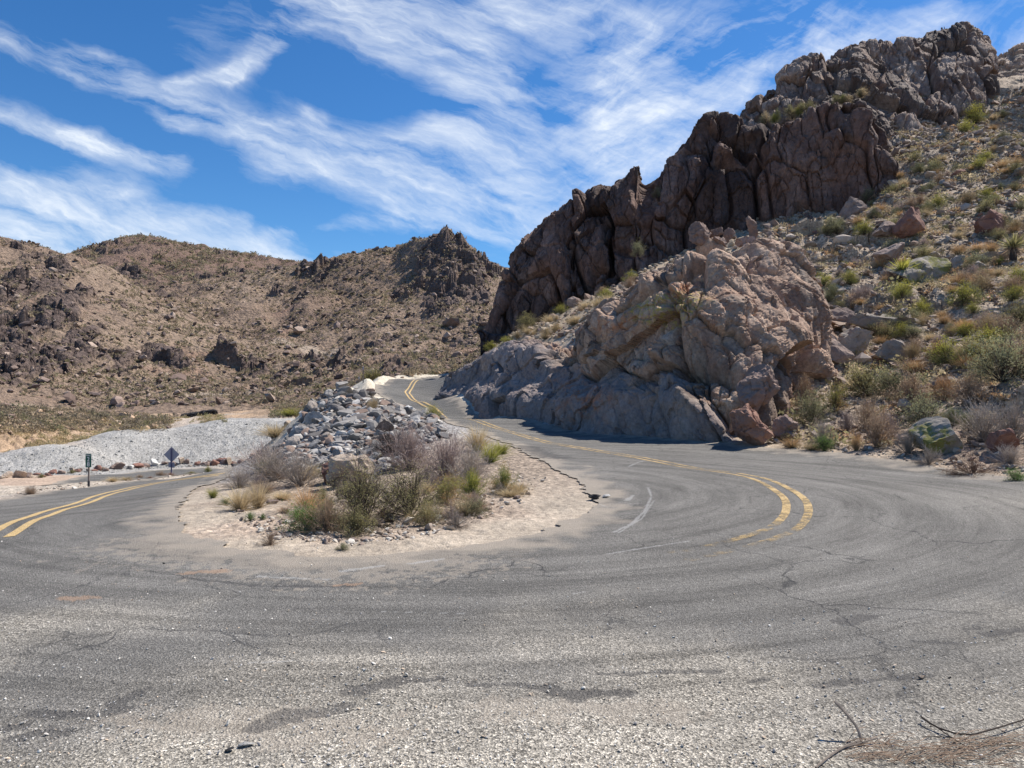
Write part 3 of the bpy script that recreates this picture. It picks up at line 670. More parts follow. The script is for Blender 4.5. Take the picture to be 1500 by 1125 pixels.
slab_top = [(1446, 120, 72), (1456, 90, 74), (1475, 82, 75), (1492, 74, 75), (1520, 74, 75), (1600, 55, 76), (1750, 30, 77), (1950, 40, 78)]
slab_base = [(1440, 165, 63), (1450, 165, 63), (1470, 172, 62), (1490, 180, 61.5), (1525, 190, 60), (1600, 200, 58), (1750, 215, 56), (1950, 230, 56)]
MS = m_rock('slab_rock', (.22, .175, .14), (.34, .275, .225), (.41, .345, .285), .7, .1, bumpd=.12)
A = sheet(rows_from(slab_base, slab_top, (.0, .2, .2)), 220, 420); N = sheet_normals(A); P = A.reshape(-1, 3)
d, tone = joints(P, [(4, .5), (1.6, .25), (.6, .1)], 377, aniso=(.35, .35, 1.6), rot=(.3, .35, 0), crack=.8)
d += fbm(P*.6, 4, 12)*.3
tag(mesh_np('rock_slab', P+N.reshape(-1, 3)*d[:, None], gridfaces(220, 420), MS, attrs={'tone': tone}), 'layered tan rock slabs sloping down at the top right corner', 'cliff', kind='structure')

# ---- roadside outcrop
ob = [(650, 585, 46), (642, 590, 43), (650, 592, 41.2), (672, 599, 37), (712, 614, 31.8), (760, 623, 28.2), (820, 632, 25.3), (880, 637, 23.3), (950, 644, 21.4), (1010, 650, 20.2), (1050, 653, 19.6), (1090, 652, 19.4), (1125, 648, 19.8), (1160, 636, 20.8), (1185, 610, 22.5), (1200, 590, 25), (1205, 560, 29)]
om = [(655, 560, 46), (653, 566, 43.5), (664, 562, 42), (695, 555, 38.5), (740, 550, 33.5), (790, 550, 30), (840, 545, 27.5), (885, 530, 25.8), (930, 510, 24.2), (985, 495, 22.6), (1030, 500, 21.6), (1085, 505, 21.4), (1135, 510, 22), (1180, 530, 23), (1205, 550, 24.5), (1214, 540, 27), (1212, 520, 30)]
ot = [(664, 553, 47), (668, 547, 45), (684, 536, 44), (712, 522, 41), (752, 507, 37), (795, 500, 33.5), (838, 492, 31), (870, 458, 29.5), (905, 424, 27.5), (948, 378, 26), (990, 356, 25.5), (1045, 345, 25.5), (1105, 352, 25.5), (1155, 368, 26.5), (1185, 400, 27), (1200, 445, 28.5), (1205, 470, 31)]
B = [PX(*p) for p in ob]; M = [PX(*p) for p in om]; T = [PX(*p) for p in ot]
rows = [[(b[0]-.1, b[1]-.3, b[2]-1.2) for b in B], B]
rows.append([tuple(np.array(lerp3(b, m, .5))+np.array((-.35, -.45, 0))) for b, m in zip(B, M)])
rows.append(M)
rows.append([tuple(np.array(lerp3(m, t, .55))+np.array((-.2, -.35, .25))) for m, t in zip(M, T)])
rows.append(T)
bk_ = []
for t in T:
    bk_.append((t[0]+1.2, t[1]+1.6, t[2]-.25))
rows.append(bk_)
rows.append([(t[0]+2.4, t[1]+3.6, min(t[2]-1.5, float(G(t[0]+2.4, t[1]+3.6))-.6)) for t in T])
rows.append([(t[0]+3.2, t[1]+5.4, float(G(t[0]+3.2, t[1]+5.4))-3) for t in T])
A = sheet(rows, 560, 1000); N = sheet_normals(A); P = A.reshape(-1, 3); nf = N.reshape(-1, 3)
z = P[:, 2]; xx = P[:, 0]
Pw = P+np.stack([fbm(P*.35, 3, 11), fbm(P*.35, 3, 12), fbm(P*.35, 3, 13)], 1)*.5
# weathered part: rounded bulges split by diagonal joints ; cut part: sharp small facets
cutm = ss(.5, -.5, (z-(1.3+.0*xx)) + (xx-1.0)*.62 - 1.9 + fbm(P*.5, 3, 19)*.8)
cutm = np.maximum(cutm, ss(2.0, 1.0, z+fbm(P*.8, 3, 18)*.8)*ss(5.4, 4.4, xx))
R = np.array(Euler((0.5, .55, .3)).to_matrix()); Pr = P@R.T
def bulge_f(P, sc, amp, seed, an):
    W = P*np.array(an)/sc; W = W+.3*np.stack([gnoise(W*1.1, seed+1), gnoise(W*1.1, seed+2), gnoise(W*1.1, seed+3)], 1)
    F1, F2, D, C = vor(W, seed); e = F2-F1
    return amp*(np.sqrt(np.clip(e, 0, 1))*1.35-.75+(C[:, 0]-.5)*.5 - .35*np.exp(-(e/.06)**2))
jd, tone = joints(P, [(3.4, .55), (1.3, .15), (.5, .055), (.2, .02)], 411, aniso=(1, 1, .6), rot=(.45, .55, .3), crack=.7, warp=.14)
dr = bulge_f(Pr, 4.2, .6, 401, (1, 1, .6))+jd
dr += fbm(P*.45, 3, 21)*.35+fbm(P*3, 3, 22)*.03
jc, tonec = joints(P, [(3.4, .24), (1.3, .085), (.5, .035), (.18, .014)], 421, aniso=(1, 1, .6), rot=(.25, .5, .2), crack=.4, warp=.15)
dc = jc+fbm(P*.6, 4, 25)*.25
tone = tone*(1-cutm)+(tonec*.5+.25)*cutm
d = dr*(1-cutm)+dc*cutm
d *= ss(-1.0, .4, z+.6)*.9+.1
lich = ss(.1, .5, np.exp(-(((P[:, 0]-4.9)/1.0)**2+((P[:, 2]-4.1)/.6)**2)))*.8
rusty = np.maximum(np.exp(-(((xx-5.3)/.9)**2+((z-4.9)/.5)**2)), np.exp(-(((xx-3.6)/.8)**2+((z-3.7)/.35)**2)))
rusty = np.maximum(rusty, .9*np.exp(-(((xx-2.4)/.7)**2+((z-1.2)/.9)**2)))
rusty = np.maximum(rusty, .6*np.exp(-(((xx-6.2)/.9)**2+((z-3.7)/.5)**2)))
MO = m_rock('outcrop_rock', (.215, .15, .115), (.31, .222, .165), (.40, .32, .25), 1.4, .25, attrcol=True, bumpd=.045)
oc = mesh_np('rock_outcrop', P+nf*d[:, None], gridfaces(560, 1000), MO, attrs={'cut': cutm*.92, 'lich': lich, 'rusty': rusty, 'tone': tone})
tag(oc, 'big rounded brown rock outcrop with yellow lichen and a grey cut face beside the bend', 'rock outcrop')

# ---- world, sun, camera
SEL, SAZ = math.radians(53), math.atan2(.87, .50)
w = bpy.data.worlds.new('World'); scene.world = w; w.use_nodes = True
nt = w.node_tree; bg = nt.nodes['Background']; bg.inputs[1].default_value = .075
s = NT.__new__(NT); s.t = nt
sky = s.n('ShaderNodeTexSky', sky_type='NISHITA'); sky.sun_disc = False; sky.sun_elevation = SEL; sky.sun_rotation = SAZ
sky.air_density = 1.0; sky.dust_density = .3; sky.ozone_density = 2.5; sky.altitude = 900
hsv = s.n('ShaderNodeHueSaturation'); hsv.inputs['Saturation'].default_value = 1.26; hsv.inputs['Value'].default_value = 1.08
s.put(hsv.inputs['Color'], sky.outputs[0])
skyc = s.mix(1, hsv.outputs[0], (.78, 1.0, 1.16), 'MULTIPLY')
D_ = s.n('ShaderNodeTexCoord').outputs['Generated']; sp = s.n('ShaderNodeSeparateXYZ'); s.put(sp.inputs[0], D_)
yy = s.math('MAXIMUM', s.math('ABSOLUTE', sp.outputs[1]), .08)
U = s.math('DIVIDE', sp.outputs[0], yy); W = s.math('DIVIDE', sp.outputs[2], yy)
cb = s.n('ShaderNodeCombineXYZ'); s.put(cb.inputs[0], U); s.put(cb.inputs[1], W); uv = cb.outputs[0]
wn = s.noise(uv, 3.2, 5, .6, 0, 'Color'); wv = s.vadd(wn, (-.5, -.5, -.5)); wuv = s.vadd(uv, s.scale(wv, (.11, .07, 0)))
wn2 = s.noise(uv, 14, 5, .65, 0, 'Color'); wuv = s.vadd(wuv, s.scale(s.vadd(wn2, (-.5, -.5, -.5)), (.03, .018, 0)))
def seg(p0, p1, wd, inten):
    a = Vector(((p0[0]-UC)/F, (VH-p0[1])/F)); b = Vector(((p1[0]-UC)/F, (VH-p1[1])/F)); e = b-a; L2 = e.length_squared
    q = s.vadd(wuv, (-a.x, -a.y, 0))
    dn = s.n('ShaderNodeVectorMath', operation='DOT_PRODUCT'); s.put(dn.inputs[0], q); dn.inputs[1].default_value = (e.x/L2, e.y/L2, 0)
    t = s.math('MULTIPLY', dn.outputs['Value'], 1, clamp=True)
    sc_ = s.n('ShaderNodeVectorMath', operation='SCALE'); sc_.inputs[0].default_value = (e.x, e.y, 0); s.put(sc_.inputs['Scale'], t)
    sb = s.n('ShaderNodeVectorMath', operation='SUBTRACT'); s.put(sb.inputs[0], q); s.put(sb.inputs[1], sc_.outputs[0])
    mk = s.scale(sb.outputs[0], (1, 1, 0))
    ln = s.n('ShaderNodeVectorMath', operation='LENGTH'); s.put(ln.inputs[0], mk)
    x = s.math('MULTIPLY', ln.outputs['Value'], F/(wd*1.0))
    g = s.math('POWER', 2.718, s.math('MULTIPLY', s.math('MULTIPLY', x, x), -1))
    return s.math('MULTIPLY', g, inten)
segs = [((-60, 45), (130, 100), 26, .75), ((110, 95), (260, 165), 22, .85), ((150, 95), (190, 115), 22, .5), ((260, 165), (430, 218), 26, .95), ((430, 218), (640, 262), 42, 1.0), ((600, 270), (800, 300), 60, 1.0), ((380, 235), (600, 265), 30, .5), ((700, 300), (830, 345), 30, .8),
        ((-60, 165), (110, 208), 24, .75), ((110, 208), (270, 240), 20, .85), ((-200, 250), (200, 290), 26, .45), ((-300, 340), (120, 345), 75, 1.2), ((100, 330), (400, 370), 45, .95), ((380, 375), (560, 400), 28, .6), ((140, 300), (370, 318), 14, .5),
        ((240, 130), (330, 118), 12, .65), ((330, 118), (385, 60), 18, .75), ((385, 60), (440, 10), 24, .8), ((440, 10), (560, 50), 38, .85), ((560, 50), (700, 110), 44, .8), ((560, -20), (900, 30), 70, .75), ((700, 100), (860, 190), 50, .6), ((640, 200), (740, 215), 38, .8), ((740, 215), (900, 150), 55, .6), ((760, 280), (1000, 190), 60, .9), ((980, 190), (1180, 90), 60, .85), ((880, 70), (1150, 20), 50, .6), ((900, 120), (1250, 30), 30, .7), ((1250, 60), (1400, 10), 30, .5),
        ((410, 343), (600, 322), 12, .55), ((600, 322), (760, 335), 14, .55), ((445, 172), (470, 178), 14, .45), ((300, 70), (500, -120), 60, .3), ((1400, 150), (2000, -100), 120, .6), ((-900, 100), (-300, 60), 80, .6)]
tot = None
for a in segs:
    g = seg(*a); tot = g if tot is None else s.math('ADD', tot, g)
rot = s.n('ShaderNodeVectorRotate', rotation_type='Z_AXIS'); s.put(rot.inputs[0], wuv); rot.inputs['Angle'].default_value = math.radians(20)
tot = s.math('MINIMUM', tot, .88)
n1 = s.noise(s.scale(rot.outputs[0], (2.2, 9, 1)), 1.6, 8, .62, .4)
rot2 = s.n('ShaderNodeVectorRotate', rotation_type='Z_AXIS'); s.put(rot2.inputs[0], wuv); rot2.inputs['Angle'].default_value = math.radians(-28)
n2 = s.noise(s.scale(rot2.outputs[0], (2.5, 7, 1)), 1.9, 8, .62, .4)
sel = s.ramp(U, [(0, 0), (.12, 1)])
nn = s.mix(sel, n1, n2)
n3 = s.noise(s.scale(rot.outputs[0], (7, 34, 1)), 1.6, 6, .7, .3)
nc_ = s.ramp(nn, [(.30, 0), (.72, 1)])
fb = s.math('MULTIPLY_ADD', s.math('SUBTRACT', n3, .5), .9, s.math('MULTIPLY', nc_, 1.15))
dens = s.math('ADD', s.math('MULTIPLY', tot, fb), s.math('MULTIPLY', s.math('SUBTRACT', nc_, .72), .25))
den = s.ramp(dens, [(.05, 0), (.3, .2), (.65, .5), (1.15, .88)])
cl = s.mix(den, skyc, (8.6, 9.2, 9.9))
s.put(bg.inputs[0], cl)
L = bpy.data.lights.new('sun', 'SUN'); L.energy = 5.0; L.angle = math.radians(.53); L.color = (1, .93, .84)
so = bpy.data.objects.new('sun', L); COL.objects.link(so)
dirv = Vector((math.sin(SAZ)*math.cos(SEL), math.cos(SAZ)*math.cos(SEL), math.sin(SEL)))
so.rotation_euler = dirv.to_track_quat('Z', 'Y').to_euler()
cam = bpy.data.cameras.new('camera'); co = bpy.data.objects.new('camera', cam); COL.objects.link(co)
cam.sensor_width = 36; cam.lens = F/1500*36; cam.clip_end = 6000; cam.clip_start = .05
co.location = (0, 0, CAMH); co.rotation_euler = (math.radians(90), 0, 0)
scene.camera = co
scene.view_settings.view_transform = 'Standard'; scene.view_settings.look = 'None'; scene.view_settings.exposure = 0.56
scene.cycles.max_bounces = 5; scene.cycles.diffuse_bounces = 3
# ============================================================ ROCKS AND PLANTS
import bmesh
def ico(sub):
    bm = bmesh.new(); bmesh.ops.create_icosphere(bm, subdivisions=sub, radius=1)
    V = np.array([v.co[:] for v in bm.verts]); Fa = np.array([[v.index for v in f.verts] for f in bm.faces]); bm.free(); return V, Fa
ICO = {k: ico(k) for k in (1, 2, 3, 4)}
def rock_shape(seed, sub=4, cuts=14, flat=.7, rough=.04):
    r = np.random.RandomState(seed); V, Fa = ICO[sub]; V = V.copy()
    for _ in range(cuts):
        n = r.normal(size=3); n /= np.linalg.norm(n); d = r.uniform(.32, .8)
        t = V@n-d; V -= np.outer(np.clip(t, 0, None), n)*.93
    V *= np.array([1, r.uniform(.65, .9), flat*r.uniform(.8, 1.1)])
    if rough: V += (V/np.linalg.norm(V, axis=1)[:, None])*(fbm(V*2.2+seed, 4, seed)*rough*2.2+blocks(V+seed, [(.45, rough*1.6)], seed, crack=.5))[:, None]
    V /= np.abs(V[:, 0]).max(); V[:, 2] -= V[:, 2].min()
    return V, Fa
def m_boulder(name, c1, c2, c3=None, rnd=.25, sc=3, bump=.06, lich=None):
    s = NT(name); P = s.obj()
    a = s.noise(P, sc*.5, 5, .6); b = s.noise(P, sc*2.5, 6, .72)
    col = s.mix(s.ramp(a, [(.38, 0), (.62, 1)]), c1, c2)
    if c3: col = s.mix(s.ramp(b, [(.52, 0), (.66, .9)]), col, c3)
    if lich:
        col = s.mix(s.ramp(s.noise(P, sc, 6, .75), [(.47, 0), (.55, .95)]), col, lich)
    col = s.mix(1, col, s.ramp(b, [(.25, .6), (.5, 1), (.75, 1.35)]), 'MULTIPLY')
    col = s.mix(1, col, s.ramp(s.n('ShaderNodeObjectInfo').outputs['Random'], [(0, 1-rnd), (1, 1+rnd)]), 'MULTIPLY')
    return s.done(col, s.bump(b, .8, bump), .9)
MB_PALE = m_boulder('pale_rubble', (.22, .208, .198), (.36, .342, .32), (.14, .13, .125), .45)
MB_BRN = m_boulder('brown_boulder', (.21, .155, .13), (.31, .24, .2), (.14, .10, .09), .3)
MB_GRY = m_boulder('grey_boulder', (.27, .235, .205), (.38, .335, .29), (.20, .165, .145), .25)
MB_TAN = m_boulder('tan_boulder', (.37, .30, .235), (.47, .39, .31), (.28, .2, .15), .2)
MB_RED = m_boulder('red_boulder', (.23, .12, .095), (.33, .19, .14), (.16, .09, .08), .1)
MB_LICH = m_boulder('lichen_boulder', (.25, .22, .185), (.33, .29, .25), None, .05, 1.2, .05, (.19, .18, .045))
MB_WHT = m_boulder('white_rock', (.60, .585, .55), (.70, .68, .64), None, .1)
MB_DRK = m_boulder('dark_rock', (.05, .05, .052), (.09, .088, .085), None, .1)
RPM = []
for k in range(10):
    V_, F_ = rock_shape(100+k, 3, 9, [.8, .55, .95, .45, .7][k % 5], .03)
    me_o = mesh_np('rock', V_, F_, MB_BRN); RPM.append(me_o.data); bpy.data.objects.remove(me_o)
def place_rock(x, y, size, mat, name='rock', label=None, cat='rock', group=None, proto=None, rz=None, tilt=.25, sink=.22, fl=None, z=None, mesh=None):
    me = mesh or RPM[proto if proto is not None else RNG.randint(10)]
    o = bpy.data.objects.new(name, me); COL.objects.link(o)
    if z is None: z = float(surf(x, y)[0][0])
    o.scale = (size, size*RNG.uniform(.8, 1.1), size*(fl or RNG.uniform(.8, 1.15)))
    o.location = (x, y, z-size*sink)
    o.rotation_euler = (RNG.uniform(-tilt, tilt), RNG.uniform(-tilt, tilt), rz if rz is not None else RNG.uniform(0, 6.28))
    o.material_slots[0].link = 'OBJECT'; o.material_slots[0].material = mat
    tag(o, label, cat, group); return o
def inpoly(u, v, P):
    ins = False
    for i in range(len(P)):
        (ax, ay), (bx, by) = P[i], P[(i+1) % len(P)]
        if (ay <= v) != (by <= v) and u < ax+(v-ay)/(by-ay)*(bx-ax): ins = not ins
    return ins
def samp(P):
    us = [p[0] for p in P]; vs = [p[1] for p in P]
    while True:
        u = RNG.uniform(min(us), max(us)); v = RNG.uniform(min(vs), max(vs))
        if inpoly(u, v, P): return u, v
def at(u, v, ymin=2.4):
    h = hit(u, v, ymin); return h
# --- scattered small stuff as one mesh
def scatter(name, x, y, size, protos, mat, cols, label, cat, zf=None, sink=.2, upright=False, tilt=.4):
    n = len(x); z = zf if zf is not None else surf(x, y)[0]
    k = RNG.randint(len(protos), size=n); Vs, Fs, Cs, off = [], [], [], 0
    for j, (pv, pf, pc) in enumerate(protos):
        i = np.where(k == j)[0]
        if not len(i): continue
        a = RNG.uniform(0, 6.28, len(i)); t1 = RNG.uniform(-tilt, tilt, len(i)); t2 = RNG.uniform(-tilt, tilt, len(i))
        q = np.repeat(pv[None], len(i), 0)*RNG.uniform(.75, 1.25, (len(i), 1, 3))
        qz = q[:, :, 2]+q[:, :, 0]*t1[:, None]+q[:, :, 1]*t2[:, None]
        ca, sa = np.cos(a)[:, None], np.sin(a)[:, None]
        s_ = size[i][:, None]
        Vx = x[i][:, None]+(q[:, :, 0]*ca-q[:, :, 1]*sa)*s_; Vy = y[i][:, None]+(q[:, :, 0]*sa+q[:, :, 1]*ca)*s_
        Vz = z[i][:, None]+(qz-sink)*s_
        Vs.append(np.stack([Vx, Vy, Vz], -1).reshape(-1, 3))
        Fs.append((pf[None]+(np.arange(len(i))*len(pv))[:, None, None]).reshape(-1, pf.shape[1])+off)
        Cs.append((cols[i][:, None, :]*pc[None, :, None]).reshape(-1, 3)); off += len(i)*len(pv)
    # group faces by size
    V = np.concatenate(Vs); tri = [f for f in Fs if f.shape[1] == 3]; qd = [f for f in Fs if f.shape[1] == 4]
    fl = ([np.concatenate(tri)] if tri else [])+([np.concatenate(qd)] if qd else [])
    o = mesh_np(name, V, fl, mat, attrs={'col': np.concatenate(Cs)})
    tag(o, label, cat, kind='stuff'); return o
MCOL = m_col('stone_mix', .9, .3, 3, bump=.02); MSCR = m_col('scrub_leaf', .9, .3, 6, trans=.4)
def pr_rock(sub, n, fl=.55):
    out = []
    for k in range(n):
        V_, F_ = rock_shape(500+k, sub, 9, fl, 0); out.append((V_, F_, np.ones(len(V_))))
    return out
PRK = pr_rock(1, 8); PRK2 = pr_rock(2, 6)
def pr_scrub(n, q, sz=.34, h=.8):
    out = []
    for k in range(n):
        r = np.random.RandomState(900+k); V_ = []
        for _ in range(q):
            d = r.normal(size=3); d /= np.linalg.norm(d); d[2] = abs(d[2]); c_ = d*np.array([1, 1, h])*r.uniform(.45, 1)
            a = r.normal(size=3); a /= np.linalg.norm(a); b = np.cross(a, r.normal(size=3)); b /= np.linalg.norm(b)
            s1 = sz*r.uniform(.5, 1)
            V_ += [c_-a*s1, c_-b*s1*.5, c_+a*s1, c_+b*s1*.5]
        V_ = np.array(V_); F_ = np.arange(len(V_)).reshape(-1, 4)
        out.append((V_, F_, np.repeat(r.uniform(.7, 1.3, q), 4)))
    return out
PSC = pr_scrub(7, 15, .42); PSC2 = pr_scrub(6, 90, .16)
def pick(cols, n, jit=.15):
    c_ = np.array(cols)[RNG.randint(len(cols), size=n)]
    return c_*RNG.uniform(1-jit, 1+jit, (n, 1))
OLIVE = [(.22, .20, .115), (.27, .23, .145), (.19, .17, .105), (.31, .25, .17), (.25, .20, .15), (.36, .30, .20)]
# hills scrub: shrubs too many to count
def hill_scatter(n, u0, u1, y0, y1):
    a = RNG.uniform((u0-UC)/F, (u1-UC)/F, n); yy_ = np.sqrt(RNG.uniform(y0*y0, y1*y1, n))
    x = a*yy_; z, rkv = surf_hill(x, yy_); nz = fbm(np.stack([x, yy_, 0*x], 1)*.03, 3, 55)
    kp = (RNG.uniform(0, 1, n) < .62+nz) & (np.hypot(x, yy_) > 99)
    return x[kp], yy_[kp], z[kp], rkv[kp]
x, y_, z, rv = hill_scatter(36000, -40, 800, 97, 290)
scatter('hill_scrub', x, y_, RNG.gamma(3, .12, len(x))+.12, PSC, MSCR, pick(OLIVE, len(x)), 'low olive desert scrub dotted over the far hillsides', 'scrub', zf=z, sink=.05)
x, y_, z, rv = hill_scatter(9000, -40, 620, 285, 410)
scatter('mountain_scrub', x, y_, RNG.gamma(4, .2, len(x))+.4, PSC, MSCR, pick(OLIVE, len(x)), 'sparse scrub on the most distant mountain', 'scrub', zf=z, sink=.05)
x, y_, z, rv = hill_scatter(30000, -40, 800, 97, 290)
kk = RNG.uniform(0, 1, len(x)) < .35+rv*2
x, y_, z = x[kk], y_[kk], z[kk]
scatter('hill_stones', x, y_, RNG.gamma(1.6, .16, len(x))+.12, PRK, MCOL, pick([(.16, .115, .095), (.24, .18, .15), (.12, .09, .08), (.32, .25, .2)], len(x)), 'dark weathered stones strewn over the far hillsides', 'stones', zf=z, sink=.2)
# nearer left slope and valley
def near_scatter(n, u0, u1, y0, y1, sdmin=.6, cond=None):
    a = RNG.uniform((u0-UC)/F, (u1-UC)/F, n); yy_ = np.sqrt(RNG.uniform(y0*y0, y1*y1, n)); x = a*yy_
    z, sd = surf(x, yy_); kp = (sd > sdmin) & (np.hypot(x, yy_) < 98)
    if cond is not None: kp &= cond(x, yy_, z)
    return x[kp], yy_[kp], z[kp]
behind = lambda x, y, z: (y > 57+1.0*np.clip((x+39)/4, 0, 99)) | (x > -22)
def v_of(x, y, z): return VH-(z-CAMH)/y*F
def valley(x, y, z):
    v = v_of(x, y, z); u = UC+x/y*F
    return ((v < 636-.03*(u-0)) & (u < 250)) | ((u >= 250) & (v < 600)) | ((u > 400) & (v < 612))
x, y_, z = near_scatter(9000, -60, 700, 58, 97, .8, valley)
kk = RNG.uniform(0, 1, len(x)) < .55
scatter('valley_scrub', x[kk], y_[kk], RNG.gamma(4, .1, kk.sum())+.15, PSC2, MSCR, pick([(.24, .20, .14), (.30, .245, .17), (.19, .165, .12), (.36, .29, .19), (.22, .21, .12)], kk.sum()), 'dense low scrub on the slope beyond the lower road', 'scrub', zf=z[kk], sink=.05)
x, y_, z = near_scatter(8000, -60, 700, 55, 97, .8, valley)
scatter('valley_stones', x, y_, RNG.gamma(1.5, .07, len(x))+.05, PRK, MCOL, pick([(.22, .16, .13), (.34, .25, .19), (.42, .3, .2), (.16, .12, .1)], len(x)), 'brown stones on the slope beyond the lower road', 'stones', zf=z)
x, y_, z = near_scatter(5200, -60, 330, 50, 84, .8)
v_ = v_of(x, y_, z); u_ = UC+x/y_*F
kk = (v_ < np.interp(u_, [0, 100, 180, 285], [664, 650, 636, 620])) & (v_ > np.interp(u_, [0, 250], [628, 606])) & (z > -5)
x, y_, z = x[kk], y_[kk], z[kk]; kk = fbm(np.stack([x, y_, 0*x], 1)*.3, 3, 95) > -.05; x, y_, z = x[kk], y_[kk], z[kk]
scatter('bank_grass', x, y_, RNG.gamma(3, .06, len(x))+.1, PSC2, MSCR, pick([(.46, .36, .2), (.52, .42, .26), (.36, .30, .17), (.25, .24, .12)], len(x)), 'golden dry grass on the orange bank behind the gravel berm', 'grass', zf=z, sink=.05)
# gravel on the berms
x, y_, z = near_scatter(26000, -40, 440, 43, 66, .9)
sel_ = (z > -5.5) & (v_of(x, y_, z) > np.interp(UC+x/y_*F, [0, 100, 180, 285, 320, 400], [669, 655, 633, 630, 617, 619])-1)
x, y_, z = x[sel_], y_[sel_], z[sel_]
scatter('berm_gravel', x, y_, RNG.gamma(1.1, .013, len(x))+.012, PRK, MCOL, pick([(.30, .30, .285), (.37, .37, .355), (.22, .22, .21), (.33, .33, .31)], len(x)), 'crushed grey gravel on the berms behind the lower road', 'gravel', zf=z)
# right hillside stones
def rslope(x, y, z):
    return (y < 64-.0*x) & (x > 6.2) & (x+.35*y > 13.2) & (z > -.2)
x, y_, z = near_scatter(20000, 1120, 1640, 13, 66, .35, rslope)
scatter('slope_stones', x, y_, (RNG.gamma(1.2, .036, len(x))+.02)*(.6+y_/50), PRK, MCOL, pick([(.31, .25, .20), (.24, .185, .15), (.38, .32, .27), (.18, .14, .115), (.31, .225, .175)], len(x)), 'loose brown and grey stones littering the right hillside', 'stones', zf=z)
x, y_, z = near_scatter(9000, 690, 1150, 34, 54, .5)
sel_ = (z > 2.2); x, y_, z = x[sel_][:2600], y_[sel_][:2600], z[sel_][:2600]
scatter('ledge_stones', x, y_, RNG.gamma(1.6, .05, len(x))+.03, PRK, MCOL, pick([(.4, .33, .25), (.3, .23, .18), (.22, .16, .13)], len(x)), 'small stones on the sandy ledge below the cliff', 'stones', zf=z)
x, y_, z = near_scatter(6500, 1120, 1640, 16, 66, .8, rslope)
kk = fbm(np.stack([x, y_, 0*x], 1)*.25, 3, 93) > -.12; x, y_, z = x[kk], y_[kk], z[kk]
scatter('slope_scrub', x, y_, RNG.gamma(3, .055, len(x))+.07, PSC2, MSCR, pick([(.34, .29, .16), (.45, .36, .22), (.26, .245, .13), (.42, .27, .15), (.30, .25, .19), (.5, .42, .27)], len(x), .25), 'small dry plants covering the right hillside between the rocks', 'scrub', zf=z, sink=.05)
# island rubble, edge stones and shoulder stones
RUB = [(392, 690), (414, 650), (438, 618), (474, 574), (510, 561), (548, 582), (580, 598), (640, 612), (655, 640), (610, 662), (575, 690), (520, 712), (470, 700), (430, 690)]
pts = []
while len(pts) < 2400:
    u, v = samp(RUB); h = at(u, v, 8)
    if h and h[1] < 42: pts.append((h[0], h[1], v))
pts = np.array(pts)
scatter('rubble_chips', pts[:, 0]+RNG.normal(0, .1, len(pts)), pts[:, 1]+RNG.normal(0, .1, len(pts)), RNG.gamma(3, .028, len(pts))*(pts[:, 1]/20)+.03, PRK2, MCOL, pick([(.28, .265, .25), (.19, .18, .17), (.42, .40, .37), (.14, .13, .125), (.24, .175, .14)], len(pts)), 'small pale chips filling the rubble heap on the island', 'stones')
pts = []
for k in range(1300):
    if k < 700: u, v = samp([(330, 745), (390, 790), (520, 800), (640, 785), (770, 735), (800, 700), (760, 700), (640, 760), (500, 775), (400, 760)])
    elif k < 1000: u, v = samp([(10, 722), (120, 706), (250, 692), (320, 688), (320, 692), (250, 700), (130, 716), (30, 732)])
    else: u, v = samp([(1130, 650), (1250, 655), (1500, 690), (1500, 706), (1380, 688), (1170, 660)])
    h = at(u, v, 5)
    if h: pts.append((h[0], h[1], 1))
pts = np.array(pts); g_, sd_ = surf(pts[:, 0], pts[:, 1]); pts = pts[sd_ > .15]
scatter('roadside_stones', pts[:, 0], pts[:, 1], RNG.gamma(1.1, .010, len(pts))*(.7+pts[:, 1]/22)+.008, PRK, MCOL, pick([(.40, .355, .30), (.32, .26, .21), (.46, .43, .38), (.24, .185, .15)], len(pts)), 'small stones along the dirt shoulders', 'stones')
# loose gravel in the foreground
n = 11000
yy_ = 2.6+RNG.exponential(1.1, n); xx_ = RNG.uniform(-.78, .78, n)*yy_
kk = (yy_ < 9) & (RNG.uniform(0, 1, n) < .35+ss(0, .4, fbm(np.stack([xx_, yy_, 0*xx_], 1)*1.2, 3, 71)+.1))
xx_, yy_ = xx_[kk], yy_[kk]
scatter('loose_gravel', xx_, yy_, RNG.gamma(2.0, .0013, len(xx_))+.0018, PRK, MCOL, pick([(.55, .52, .46), (.66, .63, .57), (.40, .38, .35), (.3, .28, .26), (.5, .4, .3), (.45, .43, .4)], len(xx_)), 'loose pale gravel scattered over the near asphalt', 'gravel', zf=G(xx_, yy_)+.02, sink=.12)

# --- individual rocks
RL = 'angular pale rubble rock heaped on the island between the two legs of the road'
for k in range(280):
    for _ in range(20):
        u, v = samp(RUB); h = at(u, v, 8)
        if h and h[1] < 42: break
    s_ = RNG.choice([4, 5.5, 8, 11, 15], p=[.3, .3, .22, .13, .05])/F*h[1]*1.15
    s_ = min(s_*.82, .36)
    place_rock(h[0], h[1], s_, [MB_PALE, MB_PALE, MB_PALE, MB_GRY, MB_BRN][RNG.randint(5)], 'rubble_rock', RL, 'rock', 'rubble rocks heaped on the island', tilt=.7, sink=.1)
def nrock(u, v, w, mat, label, name='boulder', fl=None, sub=4, seed=1, ymin=5, rz=0, flat=.7, tilt=.1, sink=.15, grp=None):
    h = at(u, v, ymin); V_, F_ = rock_shape(seed, sub, 12, flat, .035)
    o = mesh_np(name, V_, F_, mat); r = w/2/F*h[1]
    o.scale = (r, r, r*(fl or 1)); o.location = (h[0], h[1]+r*.5, float(surf(h[0], h[1]+r*.5)[0][0])-r*sink)
    o.rotation_euler = (RNG.uniform(-tilt, tilt), RNG.uniform(-tilt, tilt), rz)
    tag(o, label, 'boulder', grp); return o
